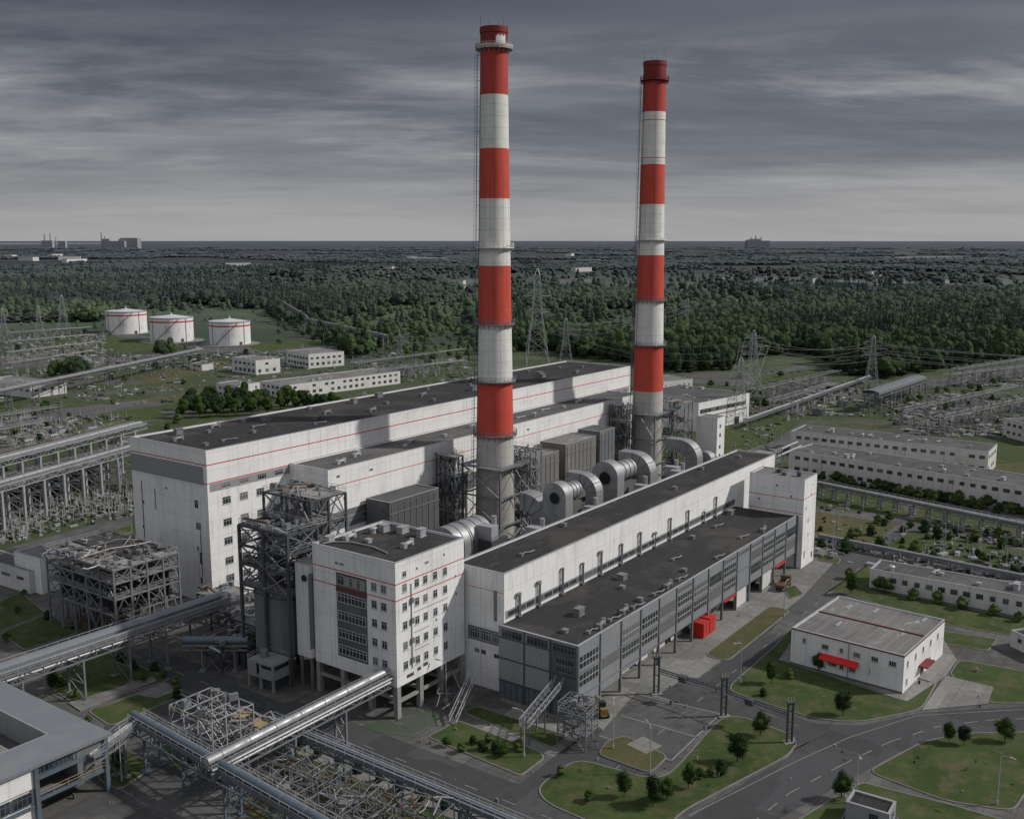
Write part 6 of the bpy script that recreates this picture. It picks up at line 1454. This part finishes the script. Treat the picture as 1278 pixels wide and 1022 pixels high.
while rad < 11000:
    sp0 = 6.6 if rad < 1100 else 6.6 * rad / 1100; n = int(R(62) * rad / sp0)
    for k in range(n):
        a = YAW + R(31) - R(62) * (k + r9.random()) / n; q = rad + r9.uniform(-.5, .5) * sp0
        try_tree(math.cos(a) * q, math.sin(a) * q, max(1, rad / 1100) * r9.uniform(.6, 1.25))
    rad += sp0
wood.sort()
mult = {'n': 0}
seen_cols = {}; near = []; rest = []
for w_ in wood:
    px, py = proj(w_[1], w_[2]); cb = int(px // 12)
    if seen_cols.get(cb, 0) < 3 and len(near) < 215 and w_[3] > .6: seen_cols[cb] = seen_cols.get(cb, 0) + 1; near.append((px, w_))
    else: rest.append(w_)
def seclab(px):
    return ('behind the left switchyard and tanks' if px < 340 else 'between the tanks and the near chimney' if px < 600 else 'between the two chimneys' if px < 800 else 'right of the far chimney' if px < 1010 else 'beyond the right switchyards')
for px, (d, x, y, s, sh_) in near:
    cf = r9.random() < (.25 if px < 800 else .5); pr = r9.choice(FOR[4:]) if cf else r9.choice(FOR[:3])
    sc_ = s * r9.uniform(.85, 1.1)
    plant(pr, Vector((x, y, 0)), sc_, ('pointed dark conifer' if cf else 'round crowned tree') + ' on the edge of the wood ' + seclab(px), 'edge trees of the wood ' + seclab(px), sc_ * r9.uniform(.85, 1.15))
for k, (t, c) in enumerate(FOR + SHR + LAWN):
    if t.name not in usedt: plant((t, c), G(300 + k * 20, 500), .6, 'lone young tree on the rough ground behind the tallest hall', 'young trees behind the hall')
def scatter(name, label, cat, pts, crowns):
    me = bpy.data.meshes.new(name); me.from_pydata([(p[1], p[2], 0) for p in pts], [], [])
    a = me.attributes.new('sz', 'FLOAT_VECTOR', 'POINT'); a.data.foreach_set('vector', [v for p in pts for v in (p[3] * 1.12, p[3] * 1.12, min(p[3] ** .5, 1.25) * (1 if p[0] < 2600 else .62) * r9.uniform(.75, 1.15) * (1 if p[3] > .6 else p[3] * 1.4))])
    a = me.attributes.new('rot', 'FLOAT', 'POINT'); a.data.foreach_set('value', [r9.uniform(0, 6.28) for p in pts])
    a = me.attributes.new('pick', 'INT', 'POINT')
    pick = []
    for p in pts:
        q = mnoise.noise(Vector((p[1] * .003, p[2] * .003, 5)))
        if p[4]: pick.append(r9.choice((0, 2, 3, 3, 3)))
        else: pick.append(r9.choice((4, 5, 6, 1, 0)) if q > .05 else r9.choice((0, 1, 2, 2, 0, 4)))
    a.data.foreach_set('value', pick)
    o = bpy.data.objects.new(name, me); col.objects.link(o); tag(o, label, cat, kind='stuff')
    ng = bpy.data.node_groups.new(name, 'GeometryNodeTree'); ng.interface.new_socket('Geometry', in_out='INPUT', socket_type='NodeSocketGeometry'); ng.interface.new_socket('Geometry', in_out='OUTPUT', socket_type='NodeSocketGeometry')
    N = ng.nodes; Lk = ng.links; gi = N.new('NodeGroupInput'); go = N.new('NodeGroupOutput'); g2 = N.new('GeometryNodeGeometryToInstance')
    for c in reversed(crowns):
        oi = N.new('GeometryNodeObjectInfo'); oi.transform_space = 'ORIGINAL'; oi.inputs['Object'].default_value = c; oi.inputs['As Instance'].default_value = True; Lk.new(oi.outputs['Geometry'], g2.inputs[0])
    ip = N.new('GeometryNodeInstanceOnPoints'); ip.inputs['Pick Instance'].default_value = True
    def at(nm, dt): x = N.new('GeometryNodeInputNamedAttribute'); x.data_type = dt; x.inputs[0].default_value = nm; return x.outputs['Attribute']
    cx_ = N.new('ShaderNodeCombineXYZ'); Lk.new(at('rot', 'FLOAT'), cx_.inputs[2]); er = N.new('FunctionNodeEulerToRotation'); Lk.new(cx_.outputs[0], er.inputs[0])
    Lk.new(gi.outputs[0], ip.inputs['Points']); Lk.new(g2.outputs[0], ip.inputs['Instance']); Lk.new(at('pick', 'INT'), ip.inputs['Instance Index']); Lk.new(er.outputs[0], ip.inputs['Rotation']); Lk.new(at('sz', 'FLOAT_VECTOR'), ip.inputs['Scale']); Lk.new(ip.outputs[0], go.inputs[0])
    md = o.modifiers.new(name, 'NODES'); md.node_group = ng; return o
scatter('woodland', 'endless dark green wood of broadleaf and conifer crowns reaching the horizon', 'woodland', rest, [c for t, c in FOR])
print('wood', len(wood), len(near))

# ================================================================== loose matter on the rough ground
def debris(name, label, polys, n, smin, smax, seed):
    r = random.Random(seed); b = MB()
    for k in range(n):
        x0, x1, y0, y1, sl = r.choice(polys); px = r.uniform(x0, x1); py = r.uniform(y0, y1) + sl * (px - x0); p = G(px, py)
        if mnoise.noise(Vector((p.x * .03, p.y * .03, 2))) < -.05 and r.random() < .8: continue
        s = r.uniform(smin, smax) ** 1.3; b.m = r.choice((0, 0, 1, 2, 3)); h = r.uniform(.15, .9)
        b.cbox((p.x, p.y, 0), (s * r.uniform(.6, 3), s * r.uniform(.4, 1.2), h), r.choice((0, 1.57, r.uniform(0, 3))))
        if name == 'rubble' and r.random() < .22: b.m = 1; b.bar((p.x, p.y, 0), (p.x + r.uniform(-.3, .3), p.y, r.uniform(1.5, 4.5)), .12)
    o = b.build(name, [M['rubble'], M['steell'], M['concd'], M['leafd']]); return tag(o, label, 'rubble', kind='stuff')
debris('rubble', 'grey rubble and low equipment strewn over the fields left of the plant', [(0, 470, 432, 505, 0), (0, 160, 520, 560, 0), (90, 420, 445, 470, -.03)], 2600, .5, 2.0, 1)
debris('rubble', 'grey rubble and low equipment under the left switchyard', [(0, 130, 418, 452, 0)], 1100, .8, 2.4, 2)
debris('rubble', 'grey rubble and low switchgear on the ground of the right switchyards', [(930, 1110, 476, 520, 0), (1110, 1290, 492, 545, 0), (1190, 1290, 462, 482, 0)], 3400, .6, 2.0, 3)
debris('rubble', 'grey rubble and scrap along the road left of the tallest hall', [(0, 165, 640, 680, -.22)], 1100, .3, 1.1, 4)
debris('rubble', 'scattered blocks and low boxes on the lawns right of the administration building', [(915, 985, 500, 575, 0), (935, 1000, 462, 500, 0), (1015, 1290, 672, 700, .1)], 520, .4, 1.4, 9)
debris('rubble', 'pale scrap heaped behind the tallest hall', [(440, 600, 440, 478, 0), (310, 450, 482, 496, -.1)], 900, .6, 2.0, 5)
debris('rubble', 'small stones and scraps on the rough lawns between the pipe lines', [(1020, 1290, 620, 640, .18), (1020, 1290, 645, 660, .2)], 420, .3, .9, 6)
debris('litter', 'small pale stones and scraps dotted over the front lawns and yard', [(560, 1270, 790, 1010, 0), (0, 560, 780, 1010, 0)], 260, .12, .35, 7)

# thin posts scattered over the fields
r3 = random.Random(12)
def fpost():
    t = thing('utility_pole', '', 'pole'); b = MB(); b.tube((0, 0, 0), (0, 0, 9), .16, .1, 6); part('pole', b, 'steel', t); b = MB(); b.bar((-1.1, 0, 8.2), (1.1, 0, 8.2), .15); b.bar((-.8, 0, 7.2), (.8, 0, 7.2), .12); part('cross_arm', b, 'steel', t); return t
up = None
for k in range(64):
    if k < 30: x, y, lab, g = r3.uniform(0, 480), r3.uniform(432, 545), 'thin utility pole on the fields left of the plant', 'utility poles on the left'
    else: x, y, lab, g = r3.uniform(900, 1285), r3.uniform(470, 552), 'thin utility pole among the right switchyards', 'utility poles on the right'
    if (x > 330 and x < 520 and y > 465) or (x > 980 and y > 520 + (x - 980) * .1) or (y > 520 and x < 480 and x > 150): continue
    if up is None: up = fpost(); up.location = G(x, y); up['label'] = lab; up['group'] = g
    else: dup(up, G(x, y), r3.uniform(0, 3), lab, g, (1, r3.uniform(.6, 1.3)))
# pale buildings and water far away
for k in range(34):
    x = r3.choice((r3.uniform(430, 600), r3.uniform(705, 780), r3.uniform(860, 1278), r3.uniform(0, 300))); y = r3.uniform(318, 362); p = G(x, y)
    if k in range(6): y = 372 + r3.uniform(-10, 18); p = G(r3.uniform(20, 110), y)
    d = p.length; t = thing('distant_building', 'tiny pale building almost lost among the far woods', 'building', p, r3.uniform(0, 3), 'pale buildings in the far woods')
    L = d * r3.uniform(.004, .012) + 8; Wd = d * .004 + 8; hh = 5 + d * .0022; b = MB(); b.box(-L, L, -Wd / 2, Wd / 2, 0, hh); part('wall', b, 'white2', t); b = MB(); b.prism([(-L - .4, -Wd / 2 - .4), (L + .4, -Wd / 2 - .4), (L + .4, Wd / 2 + .4), (-L - .4, Wd / 2 + .4)], hh, hh + .5); part('roof', b, 'roof3', t)
M['water'] = m_plain('pale_lake_water', (.12, .13, .14), .15, dirt=0, spec=.8)
for pts in ([(1000, 350), (1060, 348), (1190, 352), (1205, 357), (1100, 356), (1020, 354)], [(880, 349), (960, 346), (1000, 349), (930, 354)], [(700, 333), (780, 331), (790, 333), (720, 336)], [(1090, 322), (1180, 321), (1270, 324), (1200, 326)], [(170, 312), (215, 311.6), (220, 313), (175, 313.6)], [(0, 303.8), (160, 303.6), (170, 304.4), (0, 305)], [(460, 322), (520, 321), (560, 323), (500, 324.6)]):
    flat('lake', pts, M['water'], 3.5)
# the two vehicles by the annex
def wheels(t, xs, w, r):
    for x in xs:
        for s in (-w, w): b = MB(); b.tube((x, s - .15, r), (x, s + .15, r), r, n=16); wh = part('wheel', b, 'interior', t); b = MB(); b.tube((x, s - .17, r), (x, s + .17, r), r * .5, n=10); b.build('rim', M['steel'], wh)
t = thing('flatbed_truck', 'brown flatbed truck parked by the paving near the stair tower', 'truck', G(978, 733, .05), .15)
b = MB(); b.box(-3.4, 3.2, -.5, .5, .6, .85); part('chassis', b, 'steeld', t); b = MB(); b.box(-3.4, 1.3, -1.2, 1.2, .9, 1.05); b.box(-3.4, 1.3, -1.2, -1.12, 1.05, 1.5); b.box(-3.4, 1.3, 1.12, 1.2, 1.05, 1.5); b.box(-3.4, -3.3, -1.12, 1.12, 1.05, 1.5); part('bed', b, 'rust', t)
b = MB(); b.add([(1.5, -1.1, .7), (3.3, -1.1, .7), (3.3, 1.1, .7), (1.5, 1.1, .7), (1.5, -1.1, 2.4), (2.8, -1.1, 2.4), (2.8, 1.1, 2.4), (1.5, 1.1, 2.4), (3.3, -1.1, 1.5), (3.3, 1.1, 1.5)], [(0, 3, 2, 1), (4, 5, 6, 7), (0, 1, 8, 5, 4), (2, 3, 7, 6, 9), (1, 2, 9, 8), (0, 4, 7, 3)]); part('cab', b, 'rust', t); b = MB(); b.add([(3.3, -1, 1.52), (3.3, 1, 1.52), (2.83, 1, 2.32), (2.83, -1, 2.32)], [(0, 1, 2, 3)]); part('windscreen', b, 'glass', t); wheels(t, (-2.3, 2.4), 1.0, .45)
t = thing('yellow_loader', 'small yellow machine with a raised arm beneath the overhanging annex corner', 'loader', G(752, 893, .05), .8)
M['ylw'] = m_plain('yellow_machine_paint', (.25, .17, .05), .6, dirt=.6)
b = MB(); b.box(-1.3, 1.0, -.7, .7, .6, 1.3); b.box(-1.3, -.3, -.6, .6, 1.3, 1.7); part('body', b, 'ylw', t); b = MB(); b.box(-.2, .8, -.55, .55, 1.3, 2.5); part('cab', b, 'glass', t); b = MB(); b.bar((.9, 0, 1.2), (2.2, 0, 2.6), .22); b.bar((2.2, 0, 2.6), (3.0, 0, 1.0), .18); part('arm', b, 'ylw', t); b = MB(); b.box(2.7, 3.3, -.5, .5, .5, 1.0); part('bucket', b, 'steeld', t); wheels(t, (-.8, .7), .75, .45)
